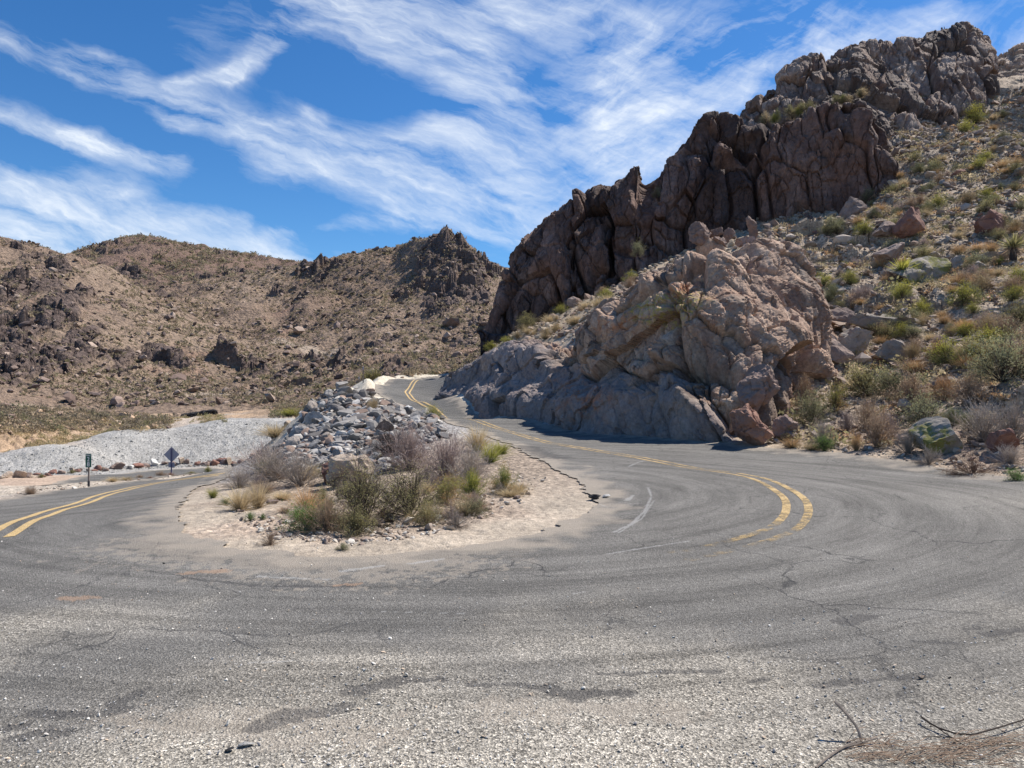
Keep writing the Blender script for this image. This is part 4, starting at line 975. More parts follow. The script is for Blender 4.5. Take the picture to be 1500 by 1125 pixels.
nrock(508, 716, 74, MB_TAN, 'largest boulder at the foot of the island rubble, pale tan with a sharp top', seed=21, flat=.95, ymin=8)
nrock(478, 712, 42, MB_RED, 'dark reddish boulder leaning beside the largest island boulder', seed=22, flat=1, ymin=8)
nrock(440, 640, 34, MB_PALE, 'grey block at the left edge of the rubble heap', seed=23, ymin=15)
nrock(600, 607, 26, MB_WHT, 'white rounded rock on top of the rubble heap near the road edge', seed=24, ymin=15, flat=.6)
nrock(548, 612, 22, MB_PALE, 'pale flat rock high on the rubble heap', seed=25, ymin=15, flat=.5)
nrock(625, 700, 42, MB_TAN, 'flat pale slab lying among the shrubs of the island', seed=26, ymin=8, flat=.32, rz=.5)
nrock(572, 765, 20, MB_DRK, 'black stone at the front edge of the island', seed=27, ymin=5)
nrock(638, 765, 20, MB_PALE, 'pale stone at the front right of the island', seed=28, ymin=5, flat=.5)
nrock(395, 738, 22, MB_BRN, 'brown stone on the left side of the island', seed=29, ymin=6, flat=.5)
nrock(1388, 664, 84, MB_LICH, 'big boulder with yellow green lichen beside the right shoulder', seed=31, flat=.85, rz=2.6, sink=.1)
nrock(1474, 664, 42, MB_RED, 'dark red boulder right of the lichen boulder', seed=32, flat=.8)
nrock(1272, 660, 20, MB_GRY, 'small flat grey rock at the foot of the right slope', seed=33, flat=.6)
nrock(1412, 520, 42, MB_TAN, 'orange tan boulder pair on the right slope', seed=34, flat=.6)
nrock(1360, 412, 92, MB_LICH, 'broad lichen covered slab behind the yucca', seed=35, flat=.55, sink=.35)
nrock(1308, 392, 46, MB_BRN, 'brown block left of the broad slab behind the yucca', seed=36, flat=.9)
nrock(1335, 352, 44, MB_RED, 'dark square block at the top of the rock cluster above the yucca', seed=37, flat=.9)
nrock(1305, 350, 40, MB_BRN, 'brown block beside the dark square block above the yucca', seed=38, flat=.8)
nrock(1252, 318, 36, MB_BRN, 'dark triangular boulder just below the cliff foot', seed=39, flat=1)
nrock(1340, 480, 170, MB_GRY, 'wide grey bedrock hump in the middle of the right slope', seed=40, flat=.5, sink=.4)
nrock(1460, 345, 60, MB_RED, 'dark overhanging rock at the right edge of the slope', seed=41, flat=.7)
nrock(1225, 545, 66, MB_BRN, 'dark bedrock block in the gully right of the outcrop', seed=42, flat=1.3, sink=.2)
nrock(1262, 520, 60, MB_GRY, 'grey bedrock block beside the gully', seed=43, flat=1.0, sink=.2)
nrock(1310, 525, 60, MB_GRY, 'round grey bedrock knob above the big shrubs', seed=44, flat=.9, sink=.2)
nrock(1235, 490, 50, MB_BRN, 'brown rock stacked above the gully blocks', seed=45, flat=.8)
nrock(1290, 468, 60, MB_TAN, 'tan rock ledge left of the bedrock hump', seed=46, flat=.5)
nrock(757, 478, 24, MB_TAN, 'pale block at the left end of the ledge below the cliff', seed=47, ymin=30)
nrock(845, 452, 30, MB_BRN, 'pinkish boulder on the ledge against the cliff foot', seed=48, ymin=30)
nrock(880, 462, 20, MB_BRN, 'small brown boulder on the ledge above the outcrop', seed=49, ymin=30)
# boulders on and against the outcrop
def frock(u, v, Y, w, mat, label, seed, flat=.9, rot=(0, 0, 0), fl=1, sub=5):
    ICO.setdefault(5, ico(5)) if sub == 5 else None
    V_, F_ = rock_shape(seed, sub, 11, flat, .06); o = mesh_np('boulder', V_, F_, mat); r = w/2/F*Y
    p = PX(u, v, Y); o.location = p; o.scale = (r, r, r*fl); o.rotation_euler = rot
    tag(o, label, 'boulder'); return o
MOB = m_boulder('outcrop_boulder', (.22, .155, .13), (.31, .225, .185), (.17, .12, .10), .12, 1.6, .05)
frock(1112, 606, 19.9, 78, MOB, 'upper of two big boulders leaning at the front foot of the outcrop', 61, 1.0, (.1, .1, .4))
frock(1098, 652, 19.0, 76, m_boulder('red_face', (.25, .135, .10), (.33, .2, .15), (.2, .12, .09), .05, 1.4, .05), 'lower reddish boulder at the front foot of the outcrop', 62, 1.0, (0, .1, .2))
frock(1146, 650, 19.4, 50, MOB, 'small boulder wedged at the right foot of the outcrop', 63, .9)
frock(1030, 362, 26.0, 36, MOB, 'leftmost boulder of the stack on top of the outcrop', 64, .8, (0, -.3, .2))
frock(1048, 350, 26.2, 22, MOB, 'topmost boulder of the stack on top of the outcrop', 65, 1.1)
frock(1054, 362, 25.8, 24, MOB, 'middle boulder of the stack on top of the outcrop', 66, .9)
frock(1068, 356, 26.1, 18, MOB, 'upright boulder at the right of the stack on top of the outcrop', 67, 1.3)
frock(1092, 362, 26.3, 32, m_boulder('pink_boulder', (.36, .25, .2), (.45, .33, .27), None, .05, 1.4, .05), 'pale pink boulder beside the small rock pillar on the outcrop', 68, .9)
frock(1108, 354, 26.4, 16, MOB, 'small leaning rock pillar on top of the outcrop', 69, 2.2, (0, -.25, 0))
frock(925, 455, 27.5, 30, MB_TAN, 'squarish tan boulder at the left shoulder of the outcrop', 70, 1.0)
# slope rocks
RS = [(1185, 345), (1310, 255), (1420, 190), (1500, 170), (1500, 640), (1420, 640), (1240, 590), (1215, 480), (1190, 400)]
for k in range(190):
    for _ in range(30):
        u, v = samp(RS); h = at(u, v, 12)
        if h and h[1] < 64: break
    s_ = RNG.choice([5, 7, 10, 15], p=[.42, .32, .18, .08])/F*h[1]
    place_rock(h[0], h[1], s_, [MB_GRY, MB_BRN, MB_BRN, MB_GRY, MB_TAN, MB_RED][RNG.randint(6)], 'slope_rock', 'weathered angular rock strewn across the right hillside', 'rock', 'rocks strewn across the right hillside', fl=RNG.uniform(.5, 1.0), tilt=.45)
# boulder row behind the lower road
for k in range(54):
    u = -8+k*8.1+RNG.uniform(-3, 3); v = np.interp(u, [0, 60, 130, 200, 300, 420], [702, 698, 692, 685.5, 682, 679])
    h = at(u, v+RNG.uniform(-1, 1), 36)
    place_rock(h[0], h[1]+.4, RNG.uniform(4.5, 9)/F*h[1], [MB_BRN, MB_RED, MB_TAN, MB_BRN, MB_WHT][RNG.choice(5, p=[.35, .2, .25, .1, .1])], 'edge_rock', 'brown rock in the row lining the far edge of the lower road', 'rock', 'rocks lining the lower road', fl=RNG.uniform(.8, 1.2))
nrock(326, 680, 34, MB_RED, 'long flat reddish rock at the foot of the gravel berm', seed=81, ymin=44, flat=.4)
nrock(343, 690, 26, MB_DRK, 'dark rock at the end of the lower road edge', seed=82, ymin=36, flat=.5)
for (u, v, w, m_, lb) in [(362, 1098, 26, MB_WHT, 'white flat stone lying on the near gravel'), (336, 1106, 14, MB_DRK, 'small dark stone left of the white stone on the near gravel'), (1350, 999, 12, MB_TAN, 'small tan stone on the tar strip at the lower right'), (1391, 999, 7, MB_DRK, 'tiny dark stone right of the tan stone'), (873, 733, 22, MB_DRK, 'broken dark asphalt chunk at the tip of the island apron'), (888, 731, 14, MB_WHT, 'pale chunk beside the broken asphalt at the apron tip'), (240, 829, 4, MB_DRK, 'tiny black pebble by the left edge of the apron'), (423, 981, 5, MB_DRK, 'tiny dark pebble in the middle of the near asphalt')]:
    h = at(u, v, 2.4); r = w/2/F*h[1]
    V_, F_ = rock_shape(int(u), 3, 9, .5, .02); o = mesh_np('stone', V_, F_, m_); o.scale = (r, r, r); o.location = (h[0], h[1], h[2]+.018); o.rotation_euler = (0, 0, .4); tag(o, lb, 'stone')

# ============================================================ PLANTS
def tubes(paths, radii, sides=3):
    """paths: list of (k,3) arrays, radii: (r0,r1)"""
    Vs, Fs, off = [], [], 0
    for P, (r0, r1) in zip(paths, radii):
        P = np.asarray(P); k = len(P); T = np.gradient(P, axis=0); T /= np.linalg.norm(T, axis=1)[:, None]+1e-9
        A_ = np.cross(T, [.3, .2, .9]); A_ /= np.linalg.norm(A_, axis=1)[:, None]+1e-9; B_ = np.cross(T, A_)
        r = np.linspace(r0, r1, k)[:, None]
        for j in range(sides):
            an = 2*math.pi*j/sides; Vs.append(P+(A_*math.cos(an)+B_*math.sin(an))*r)
        i = np.arange(k-1)
        for j in range(sides):
            a = off+j*k; b = off+((j+1) % sides)*k
            Fs.append(np.stack([a+i, a+i+1, b+i+1, b+i], 1))
        off += sides*k
    return np.concatenate(Vs), np.concatenate(Fs)
def quads(C, Aa, Bb):
    V_ = np.stack([C-Aa, C-Bb, C+Aa, C+Bb], 1).reshape(-1, 3); return V_, np.arange(len(V_)).reshape(-1, 4)
def blades(r, n, h, spread, w, droop=.3, base=.1):
    """thin curved ribbons from a common base"""
    a = r.uniform(0, 6.28, n); t = np.abs(r.normal(0, spread, n)); L = h*r.uniform(.55, 1.05, n)
    b0 = np.stack([np.cos(a)*base*r.uniform(0, 1, n), np.sin(a)*base*r.uniform(0, 1, n), np.zeros(n)], 1)
    d = np.stack([np.cos(a)*np.sin(t), np.sin(a)*np.sin(t), np.cos(t)], 1); side = np.stack([-np.sin(a), np.cos(a), 0*a], 1)*w
    side = side*np.cos(r.uniform(0, 3, n))[:, None]+np.cross(side, d)*np.sin(r.uniform(0, 3, n))[:, None]
    K = 5; Vs = []
    for q in np.linspace(0, 1, K):
        c_ = b0+d*(L*q)[:, None]; c_[:, 2] -= droop*L*q*q*np.sin(t); c_[:, 0] += np.cos(a)*droop*L*q*q*.5; c_[:, 1] += np.sin(a)*droop*L*q*q*.5
        ww = (1-q*.85); Vs += [c_-side*ww, c_+side*ww]
    V_ = np.stack(Vs, 1).reshape(-1, 3); i = np.arange(n)[:, None]*2*K
    F_ = np.concatenate([np.concatenate([i+2*q, i+2*q+1, i+2*q+3, i+2*q+2], 1) for q in range(K-1)])
    V_[:, 2] = np.maximum(V_[:, 2], 0)
    return V_, F_
def stems(r, n, h, spread, side=3, wig=.06, rad=.006, up=0.0):
    paths, rd, tips = [], [], []
    for _ in range(n):
        a = r.uniform(0, 6.28); t = min(1.35, abs(r.normal(0, spread))); L = h*r.uniform(.6, 1.05)*(1-.25*t/1.35)
        d = np.array([math.cos(a)*math.sin(t), math.sin(a)*math.sin(t), math.cos(t)])
        q = np.linspace(0, 1, 5)[:, None]; p = q*d*L; p[:, 2] += up*L*q[:, 0]**2
        p += np.cumsum(r.normal(0, wig*h*.35, (5, 3)), 0)*q; p[0] = (math.cos(a)*.03, math.sin(a)*.03, 0); p[:, 2] = np.maximum(p[:, 2], 0)
        paths.append(p); rd.append((rad, rad*.4)); tips.append(p[-1])
        for _2 in range(side):
            k = r.uniform(.3, .95); i = int(k*4); f_ = k*4-i; s0 = p[i]*(1-f_)+p[min(i+1, 4)]*f_
            dd = d+r.normal(0, .55, 3); dd /= np.linalg.norm(dd); LL = L*r.uniform(.18, .42)
            s1 = s0+dd*LL*.5+r.normal(0, .02*h, 3); s2 = s0+dd*LL+np.array([0, 0, .04*h])
            pp = np.array([s0, s1, s2]); pp[:, 2] = np.maximum(pp[:, 2], 0); paths.append(pp); rd.append((rad*.55, rad*.22)); tips.append(s2); tips.append(s1)
    return paths, rd, np.array(tips)
def leaf_cloud(r, tips, n, sz, jit):
    c_ = tips[r.randint(len(tips), size=n)]+r.normal(0, jit, (n, 3)); c_[:, 2] = np.maximum(c_[:, 2], .01)
    a = r.normal(size=(n, 3)); a[:, 2] = np.abs(a[:, 2])+.4; a /= np.linalg.norm(a, axis=1)[:, None]
    b = np.cross(a, r.normal(size=(n, 3))); b /= np.linalg.norm(b, axis=1)[:, None]
    s_ = sz*r.uniform(.5, 1.1, (n, 1)); return quads(c_, a*s_, b*s_*.3)
def m_plant(name, tip, base, k=.3, dead=None):
    s = NT(name); P = s.obj(); sp_ = s.n('ShaderNodeSeparateXYZ'); s.put(sp_.inputs[0], P)
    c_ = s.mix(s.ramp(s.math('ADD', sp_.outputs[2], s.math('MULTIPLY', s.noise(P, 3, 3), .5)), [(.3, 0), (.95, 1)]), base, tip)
    if dead: c_ = s.mix(s.ramp(s.noise(P, 2.2, 4, .6), [(.48, 0), (.6, 1)]), c_, dead)
    c_ = s.mix(1, c_, s.ramp(s.noise(P, 18, 3, .7), [(.25, 1-k), (.75, 1+k)]), 'MULTIPLY')
    c_ = s.mix(1, c_, s.ramp(s.n('ShaderNodeObjectInfo').outputs['Random'], [(0, .8), (1, 1.2)]), 'MULTIPLY')
    s.trans(c_, .35)
    return s.done(c_, None, .85)
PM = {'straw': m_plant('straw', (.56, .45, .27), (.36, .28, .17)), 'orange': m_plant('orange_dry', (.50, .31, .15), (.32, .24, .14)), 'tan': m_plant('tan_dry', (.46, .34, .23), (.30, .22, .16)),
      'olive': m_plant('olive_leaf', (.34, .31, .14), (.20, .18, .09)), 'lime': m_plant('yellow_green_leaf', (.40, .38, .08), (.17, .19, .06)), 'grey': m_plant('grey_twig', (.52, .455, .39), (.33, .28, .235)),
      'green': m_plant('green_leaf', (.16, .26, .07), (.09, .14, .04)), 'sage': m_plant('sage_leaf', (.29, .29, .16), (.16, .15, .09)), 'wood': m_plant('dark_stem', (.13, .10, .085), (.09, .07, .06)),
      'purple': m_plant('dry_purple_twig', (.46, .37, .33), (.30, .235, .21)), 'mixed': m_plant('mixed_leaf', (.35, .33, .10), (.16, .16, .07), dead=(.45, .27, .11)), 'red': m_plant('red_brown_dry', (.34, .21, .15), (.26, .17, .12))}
NLAB = {'straw': 'straw coloured', 'orange': 'orange brown', 'tan': 'tan', 'olive': 'olive green', 'lime': 'yellow green', 'grey': 'grey twiggy', 'green': 'fresh green', 'sage': 'sage green', 'purple': 'purplish dry', 'mixed': 'green and orange', 'red': 'reddish dry'}
def parts_mesh(kind, seed):
    r = np.random.RandomState(seed); out = []
    if kind == 'dry':
        p, rd, tp = stems(r, 120, 1.0, .95, 7, .08, .0055, .0); out.append(('stems', tubes(p, rd)))
        out.append(('foliage', leaf_cloud(r, tp, 900, .016, .03)))
    elif kind == 'bush':
        p, rd, tp = stems(r, 60, .95, .85, 5, .06, .007); out.append(('stems', tubes(p, rd)))
        out.append(('foliage', leaf_cloud(r, tp, 4200, .03, .05)))
    elif kind == 'open':
        p, rd, tp = stems(r, 24, 1.0, .85, 12, .10, .009, .05)
        e = [q for q in p]; p2, rd2 = list(p), list(rd); t2 = []
        for q in p[::2]:
            d = q[-1]-q[0]; d = d/(np.linalg.norm(d)+1e-6)
            for _ in range(3):
                s0 = q[-1] if _ else q[len(q)//2]; s1 = s0+(d+r.normal(0, .6, 3))*.13; p2.append(np.array([s0, (s0+s1)/2+r.normal(0, .01, 3), s1])); rd2.append((.003, .0012)); t2.append(s1)
        out.append(('stems', tubes(p2, rd2))); out.append(('foliage', leaf_cloud(r, np.concatenate([tp, np.array(t2)]), 5200, .017, .05)))
    elif kind == 'round':
        p, rd, tp = stems(r, 130, .8, .75, 6, .04, .0045, 0); out.append(('stems', tubes(p, rd)))
        out.append(('foliage', leaf_cloud(r, tp, 2600, .022, .03)))
    elif kind == 'tuft':
        out.append(('stems', blades(r, 150, .8, .35, .006))); out.append(('foliage', blades(r, 420, 1.0, .5, .007, .35)))
    elif kind == 'yucca':
        out.append(('trunk', tubes([np.array([(0, 0, 0), (.02, 0, .25), (0, .02, .5)])], [(.09, .08)], 8)))
        n = 150; V_, F_ = blades(r, n, .55, .85, .022, .05, .04); V_[:, 2] += .42; out.append(('foliage', (V_, F_)))
        V_, F_ = blades(r, 120, .42, .5, .018, .3, .06); V_[:, 2] = .48-V_[:, 2]*1.05; out.append(('dead_leaves', (V_, F_)))
    elif kind == 'mat':
        p, rd, tp = stems(r, 110, 1.0, 1.3, 5, .09, .006, 0)
        for q in p: q[:, 2] *= .55
        tp = tp*np.array([1, 1, .55]); out.append(('stems', tubes(p, rd))); out.append(('foliage', leaf_cloud(r, tp, 900, .02, .03)))
    return [(nm, m_[0], m_[1]) for nm, m_ in out]
PROT = {}
for kd in ('dry', 'bush', 'open', 'round', 'tuft', 'yucca', 'mat'):
    PROT[kd] = []
    for sd_ in range(1 if kd == 'yucca' else 3):
        ms = []
        for nm, V_, F_ in parts_mesh(kd, 40+sd_*13+len(kd)):
            o = mesh_np(nm, V_, F_, PM['olive']); ms.append((nm, o.data)); bpy.data.objects.remove(o)
        PROT[kd].append(ms)
STEMCOL = {'dry': None, 'bush': 'wood', 'open': 'wood', 'round': None, 'tuft': None, 'mat': None}
def plant(kind, x, y, h, wid, colr, label, name='shrub', cat='shrub', group=None, stemc=None, z=None):
    ms = PROT[kind][RNG.randint(len(PROT[kind]))]
    if z is None: z = float(surf(x, y)[0][0])
    t = empty(name, (x, y, z-.02*h), RNG.uniform(0, 6.28)); t.scale = (wid, wid, h)
    tag(t, label, cat, group)
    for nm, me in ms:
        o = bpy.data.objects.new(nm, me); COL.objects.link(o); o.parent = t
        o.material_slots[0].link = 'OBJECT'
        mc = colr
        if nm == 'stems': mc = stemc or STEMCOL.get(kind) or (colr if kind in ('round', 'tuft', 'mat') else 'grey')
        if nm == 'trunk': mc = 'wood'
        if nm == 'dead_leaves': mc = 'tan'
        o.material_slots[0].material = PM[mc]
    return t
def pl(kind, u, v, wpx, hpx, colr, label, ymin=5, **kw):
    h = at(u, v, ymin)
    if h is None: return
    sc_ = h[1]/F; nat = {'dry': 1.35, 'bush': 1.3, 'open': 1.3, 'round': 1.3, 'tuft': 1.1, 'yucca': .9, 'mat': 1.9}[kind]
    return plant(kind, h[0], h[1], hpx*(.86 if u < 800 else .95)*sc_/{'mat': .55}.get(kind, .95), wpx*sc_/nat, colr, label, **kw)
S, Bn = 'shrub', 'bush'
# island
pl('open', 535, 772, 140, 92, 'olive', 'open creosote bush with bare dark stems at the front of the island')
pl('open', 600, 757, 130, 74, 'olive', 'thin leafed olive bush right of the dark stemmed creosote', 5)
pl('bush', 452, 778, 84, 48, 'green', 'low dense green bush at the front left of the island', stemc='tan')
pl('dry', 480, 780, 90, 60, 'olive', 'brownish olive shrub between the green bush and the creosote', stemc='tan')
pl('bush', 520, 785, 70, 45, 'olive', 'low olive shrub in the shade under the creosote', stemc='wood')
pl('tuft', 450, 752, 60, 48, 'orange', 'orange dry tuft behind the low green bush', cat='grass tuft', name='grass_tuft')
pl('dry', 655, 705, 135, 78, 'purple', 'tall bare purplish grey shrub on the right of the island', stemc='purple')
pl('dry', 690, 712, 80, 72, 'grey', 'pale twiggy shrub behind the yellow green bush', stemc='grey')
pl('dry', 600, 690, 120, 72, 'purple', 'spreading dry shrub over the rubble right side', stemc='purple')
pl('dry', 575, 672, 90, 55, 'grey', 'grey dry shrub half covering the rubble', stemc='wood')
pl('dry', 400, 705, 100, 62, 'purple', 'tangled purplish shrub on the left side of the island', stemc='grey')
pl('dry', 440, 712, 90, 60, 'grey', 'grey dry shrub left of the largest island boulder', stemc='grey')
pl('dry', 385, 690, 90, 46, 'tan', 'brown dry shrub hanging over the left slope of the island', stemc='purple')
pl('dry', 350, 715, 60, 36, 'purple', 'small dry shrub at the left tip of the island', stemc='grey')
pl('tuft', 352, 748, 50, 46, 'straw', 'pale straw grass clump at the left of the island', cat='grass tuft', name='grass_tuft')
pl('tuft', 378, 745, 40, 50, 'straw', 'straw grass clump with orange tips on the left of the island', cat='grass tuft', name='grass_tuft')
pl('tuft', 312, 730, 22, 20, 'lime', 'small yellow flowered tuft at the left tip of the island', cat='grass tuft', name='grass_tuft')
pl('bush', 330, 740, 22, 14, 'green', 'small green weed near the left tip of the island', cat='weed', name='weed')
pl('bush', 366, 762, 20, 15, 'green', 'bright green weed below the straw clumps', cat='weed', name='weed')
pl('bush', 385, 763, 12, 10, 'green', 'tiny green weed right of the bright green weed', cat='weed', name='weed')
pl('bush', 502, 806, 26, 11, 'sage', 'small flat green plant alone on the front dirt', cat='weed', name='weed')
pl('mat', 396, 798, 50, 26, 'tan', 'small flattened brown shrub on the front left dirt', stemc='tan')
pl('bush', 692, 728, 50, 42, 'lime', 'yellow green bush on the right side of the island', stemc='green')
pl('bush', 738, 722, 46, 48, 'mixed', 'green and orange bush at the right end of the island', stemc='green')
pl('bush', 655, 742, 60, 50, 'mixed', 'green and orange shrub in front of the tall bare shrub', stemc='tan')
pl('bush', 690, 755, 60, 30, 'sage', 'low sage green plant at the right front of the island')
pl('bush', 625, 770, 55, 40, 'olive', 'olive shrub at the right front of the island', stemc='tan')
pl('mat', 668, 772, 80, 28, 'grey', 'flattened grey twigs at the right front edge', stemc='grey')
pl('tuft', 700, 660, 50, 48, 'straw', 'straw coloured grass on the road side crest of the island', ymin=12, cat='grass tuft', name='grass_tuft')
pl('tuft', 718, 678, 46, 40, 'lime', 'yellowish grass beside the pale twiggy shrub', ymin=12, cat='grass tuft', name='grass_tuft')
pl('tuft', 735, 665, 34, 24, 'lime', 'short green grass at the edge of the upper asphalt', ymin=12, cat='grass tuft', name='grass_tuft')
pl('round', 547, 602, 30, 26, 'straw', 'round straw coloured bush on top of the rubble heap', ymin=20)
pl('bush', 634, 614, 34, 24, 'lime', 'sparse green shrub at the upper road edge above the rubble', ymin=20, stemc='grey')
pl('tuft', 404, 640, 60, 26, 'straw', 'pale straw grass on the left flank of the island', ymin=20, cat='grass tuft', name='grass_tuft')
pl('tuft', 425, 612, 40, 16, 'lime', 'yellow green grass beyond the left flank of the island', ymin=30, cat='grass tuft', name='grass_tuft')
for k in range(60):
    u, v = samp([(340, 700), (440, 690), (560, 720), (660, 700), (760, 700), (760, 730), (640, 770), (520, 780), (400, 760)]); 
    kd, cc = [('dry', 'grey'), ('tuft', 'straw'), ('tuft', 'tan'), ('mat', 'purple'), ('bush', 'olive')][k % 5]
    pl(kd, u, v, RNG.uniform(25, 55), RNG.uniform(14, 34), cc, NLAB[cc]+' undergrowth clump filling the island', group='undergrowth clumps on the island', stemc=('grey' if kd == 'dry' else None))
# right roadside
Rr = [('round', 1285, 655, 80, 66, 'tan', 'tan rounded bush above the small flat grey rock'), ('round', 1270, 625, 70, 60, 'tan', 'brown rounded bush uphill of the tan rounded bush'), ('round', 1335, 600, 90, 60, 'tan', 'wide tan bush in the middle of the roadside thicket'),
      ('bush', 1352, 628, 84, 52, 'sage', 'sage green bush left of the lichen boulder'), ('round', 1420, 600, 90, 52, 'tan', 'tan bush with orange top right of the thicket middle'), ('bush', 1270, 570, 90, 46, 'olive', 'large olive bush beside the gully blocks'), ('bush', 1310, 575, 80, 48, 'sage', 'olive grey bush uphill of the thicket middle'),
      ('bush', 1222, 598, 48, 42, 'mixed', 'yellow green and orange bush right of the outcrop foot'), ('bush', 1190, 615, 60, 50, 'sage', 'dark sage shrub in the shade of the outcrop'), ('round', 1180, 595, 50, 60, 'tan', 'shaded brown shrub against the outcrop'), ('dry', 1205, 655, 50, 42, 'tan', 'thin dry shrub at the outcrop corner'), ('bush', 1208, 660, 40, 24, 'green', 'small green shrub at the outcrop corner'),
      ('tuft', 1254, 660, 22, 34, 'orange', 'bright orange tuft beside the shoulder'), ('tuft', 1160, 656, 40, 18, 'orange', 'low orange grass at the foot of the outcrop'), ('bush', 1470, 580, 110, 72, 'sage', 'big dark sage thicket near the right edge'), ('round', 1500, 570, 90, 76, 'tan', 'brown bush at the right edge above the dark thicket'),
      ('dry', 1440, 640, 110, 60, 'grey', 'tall bare grey shrub behind the two roadside boulders'), ('dry', 1485, 640, 90, 60, 'tan', 'bare tan shrub above the dark red boulder'), ('mat', 1425, 695, 120, 34, 'red', 'flattened reddish dead shrub on the shoulder'), ('mat', 1360, 680, 70, 28, 'grey', 'pale dead twigs below the lichen boulder'),
      ('bush', 1490, 705, 40, 26, 'green', 'fresh green weed at the right edge of the shoulder'), ('bush', 1372, 528, 36, 30, 'orange', 'orange topped bush above the thicket'), ('bush', 1325, 492, 34, 22, 'lime', 'small yellow green bush left of the bedrock hump base'), ('bush', 1413, 492, 36, 22, 'lime', 'small bright bush right of the bedrock hump'), ('bush', 1425, 540, 60, 30, 'lime', 'yellow green bush above the dark thicket'), ('round', 1470, 500, 70, 44, 'tan', 'tan bush near the right edge of the slope'),
      ('tuft', 1190, 660, 40, 16, 'straw', 'straw grass along the outcrop shoulder'), ('round', 1300, 640, 60, 44, 'purple', 'purplish round shrub in the thicket'), ('round', 1385, 590, 60, 44, 'orange', 'orange tinted bush in the thicket'), ('dry', 1330, 665, 60, 34, 'grey', 'thin grey shrub below the sage green bush'), ('dry', 1480, 680, 70, 30, 'tan', 'low tan twigs right of the dark red boulder'),
      ('bush', 1440, 560, 60, 40, 'olive', 'olive bush left of the dark thicket'), ('round', 1240, 632, 40, 40, 'purple', 'small purplish shrub behind the orange tuft'), ('round', 1395, 620, 50, 36, 'sage', 'grey green shrub directly above the lichen boulder')]
for kd, u, v, w_, h_, cc, lb in Rr: pl(kd, u, v, w_, h_, cc, lb, ymin=10, name='shrub' if kd != 'tuft' else 'grass_tuft', cat='shrub' if kd != 'tuft' else 'grass tuft')
pl('yucca', 1322, 412, 44, 40, 'lime', 'green spiky yucca with a dead leaf skirt in front of the lichen slab', ymin=12, name='yucca', cat='yucca')
pl('yucca', 1484, 382, 50, 44, 'olive', 'dark yucca beside the overhanging rock at the right edge', ymin=12, name='yucca', cat='yucca')
pl('bush', 1428, 178, 40, 30, 'lime', 'bright green bush under the top right slab', ymin=40)
pl('bush', 1415, 192, 36, 22, 'lime', 'lower of the bright green bushes under the top right slab', ymin=40)
pl('bush', 1270, 292, 26, 22, 'sage', 'sage bush at the right foot of the cliff', ymin=40)
pl('bush', 1420, 625, 30, 30, 'sage', 'sage shrub right behind the lichen boulder', ymin=12)
used = {}
for k in range(215):
    for _ in range(30):
        u, v = samp([(1140, 345), (1310, 262), (1390, 205), (1500, 150), (1500, 560), (1420, 560), (1330, 540), (1225, 480), (1195, 400), (1180, 360)]); h = at(u, v, 12)
        if h and h[1] < 64: break
    kd, cc = [('round', 'tan'), ('tuft', 'straw'), ('bush', 'olive'), ('round', 'sage'), ('tuft', 'orange'), ('round', 'straw'), ('bush', 'lime'), ('tuft', 'orange'), ('round', 'purple'), ('bush', 'sage')][k % 10]
    sz = RNG.uniform(.45, 1.15)*F/h[1]*(.75 if kd == 'tuft' else 1)
    nm = 'grass_tuft' if kd == 'tuft' else 'shrub'
    pl(kd, u, v, sz*1.2, sz*.75, cc, NLAB[cc]+' '+('grass tuft' if kd == 'tuft' else 'shrub')+' scattered on the right hillside', ymin=12, name=nm, cat=nm.replace('_', ' '), group=NLAB[cc]+' plants on the right hillside')
for k in range(34):
    u, v = samp([(715, 510), (760, 485), (860, 440), (930, 405), (930, 425), (880, 455), (800, 495), (720, 530)]); h = at(u, v, 34)
    if not h or h[1] > 60: continue
    kd, cc = [('tuft', 'straw'), ('round', 'straw'), ('bush', 'lime'), ('tuft', 'straw'), ('round', 'tan')][k % 5]
    sz = RNG.uniform(.5, 1.1)*F/h[1]; nm = 'grass_tuft' if kd == 'tuft' else 'shrub'
    pl(kd, u, v, sz*1.2, sz*.7, cc, NLAB[cc]+' '+('grass tuft' if kd == 'tuft' else 'shrub')+' on the ledge below the cliff', ymin=34, name=nm, cat=nm.replace('_', ' '), group=NLAB[cc]+' plants on the ledge')
pl('bush', 772, 482, 34, 26, 'olive', 'olive bush against the left foot of the cliff', ymin=34)
pl('bush', 663, 573, 22, 20, 'lime', 'green bush hugging the far left foot of the outcrop', ymin=38)
pl('open', 545, 556, 50, 30, 'lime', 'leafy green bush beyond the far road bend', ymin=55)
for (u, v, w_, h_, cc, kd) in [(45, 742, 22, 18, 'tan', 'tuft'), (42, 728, 18, 16, 'tan', 'dry'), (165, 706, 24, 10, 'straw', 'tuft'), (205, 700, 20, 9, 'tan', 'round'), (235, 697, 26, 11, 'tan', 'round'), (305, 692, 14, 12, 'lime', 'bush'), (60, 700, 18, 8, 'olive', 'round'), (105, 695, 16, 7, 'olive', 'round'), (172, 684, 12, 8, 'lime', 'round'), (185, 704, 24, 8, 'straw', 'tuft'), (250, 697, 20, 9, 'red', 'round'), (280, 694, 26, 7, 'olive', 'round'), (220, 701, 18, 7, 'red', 'round')]:
    pl(kd, u, v, w_, h_, cc, NLAB[cc]+' low plant on the strip between the main and the lower road', ymin=18, name='shrub', cat='shrub', group=NLAB[cc]+' plants between the roads')
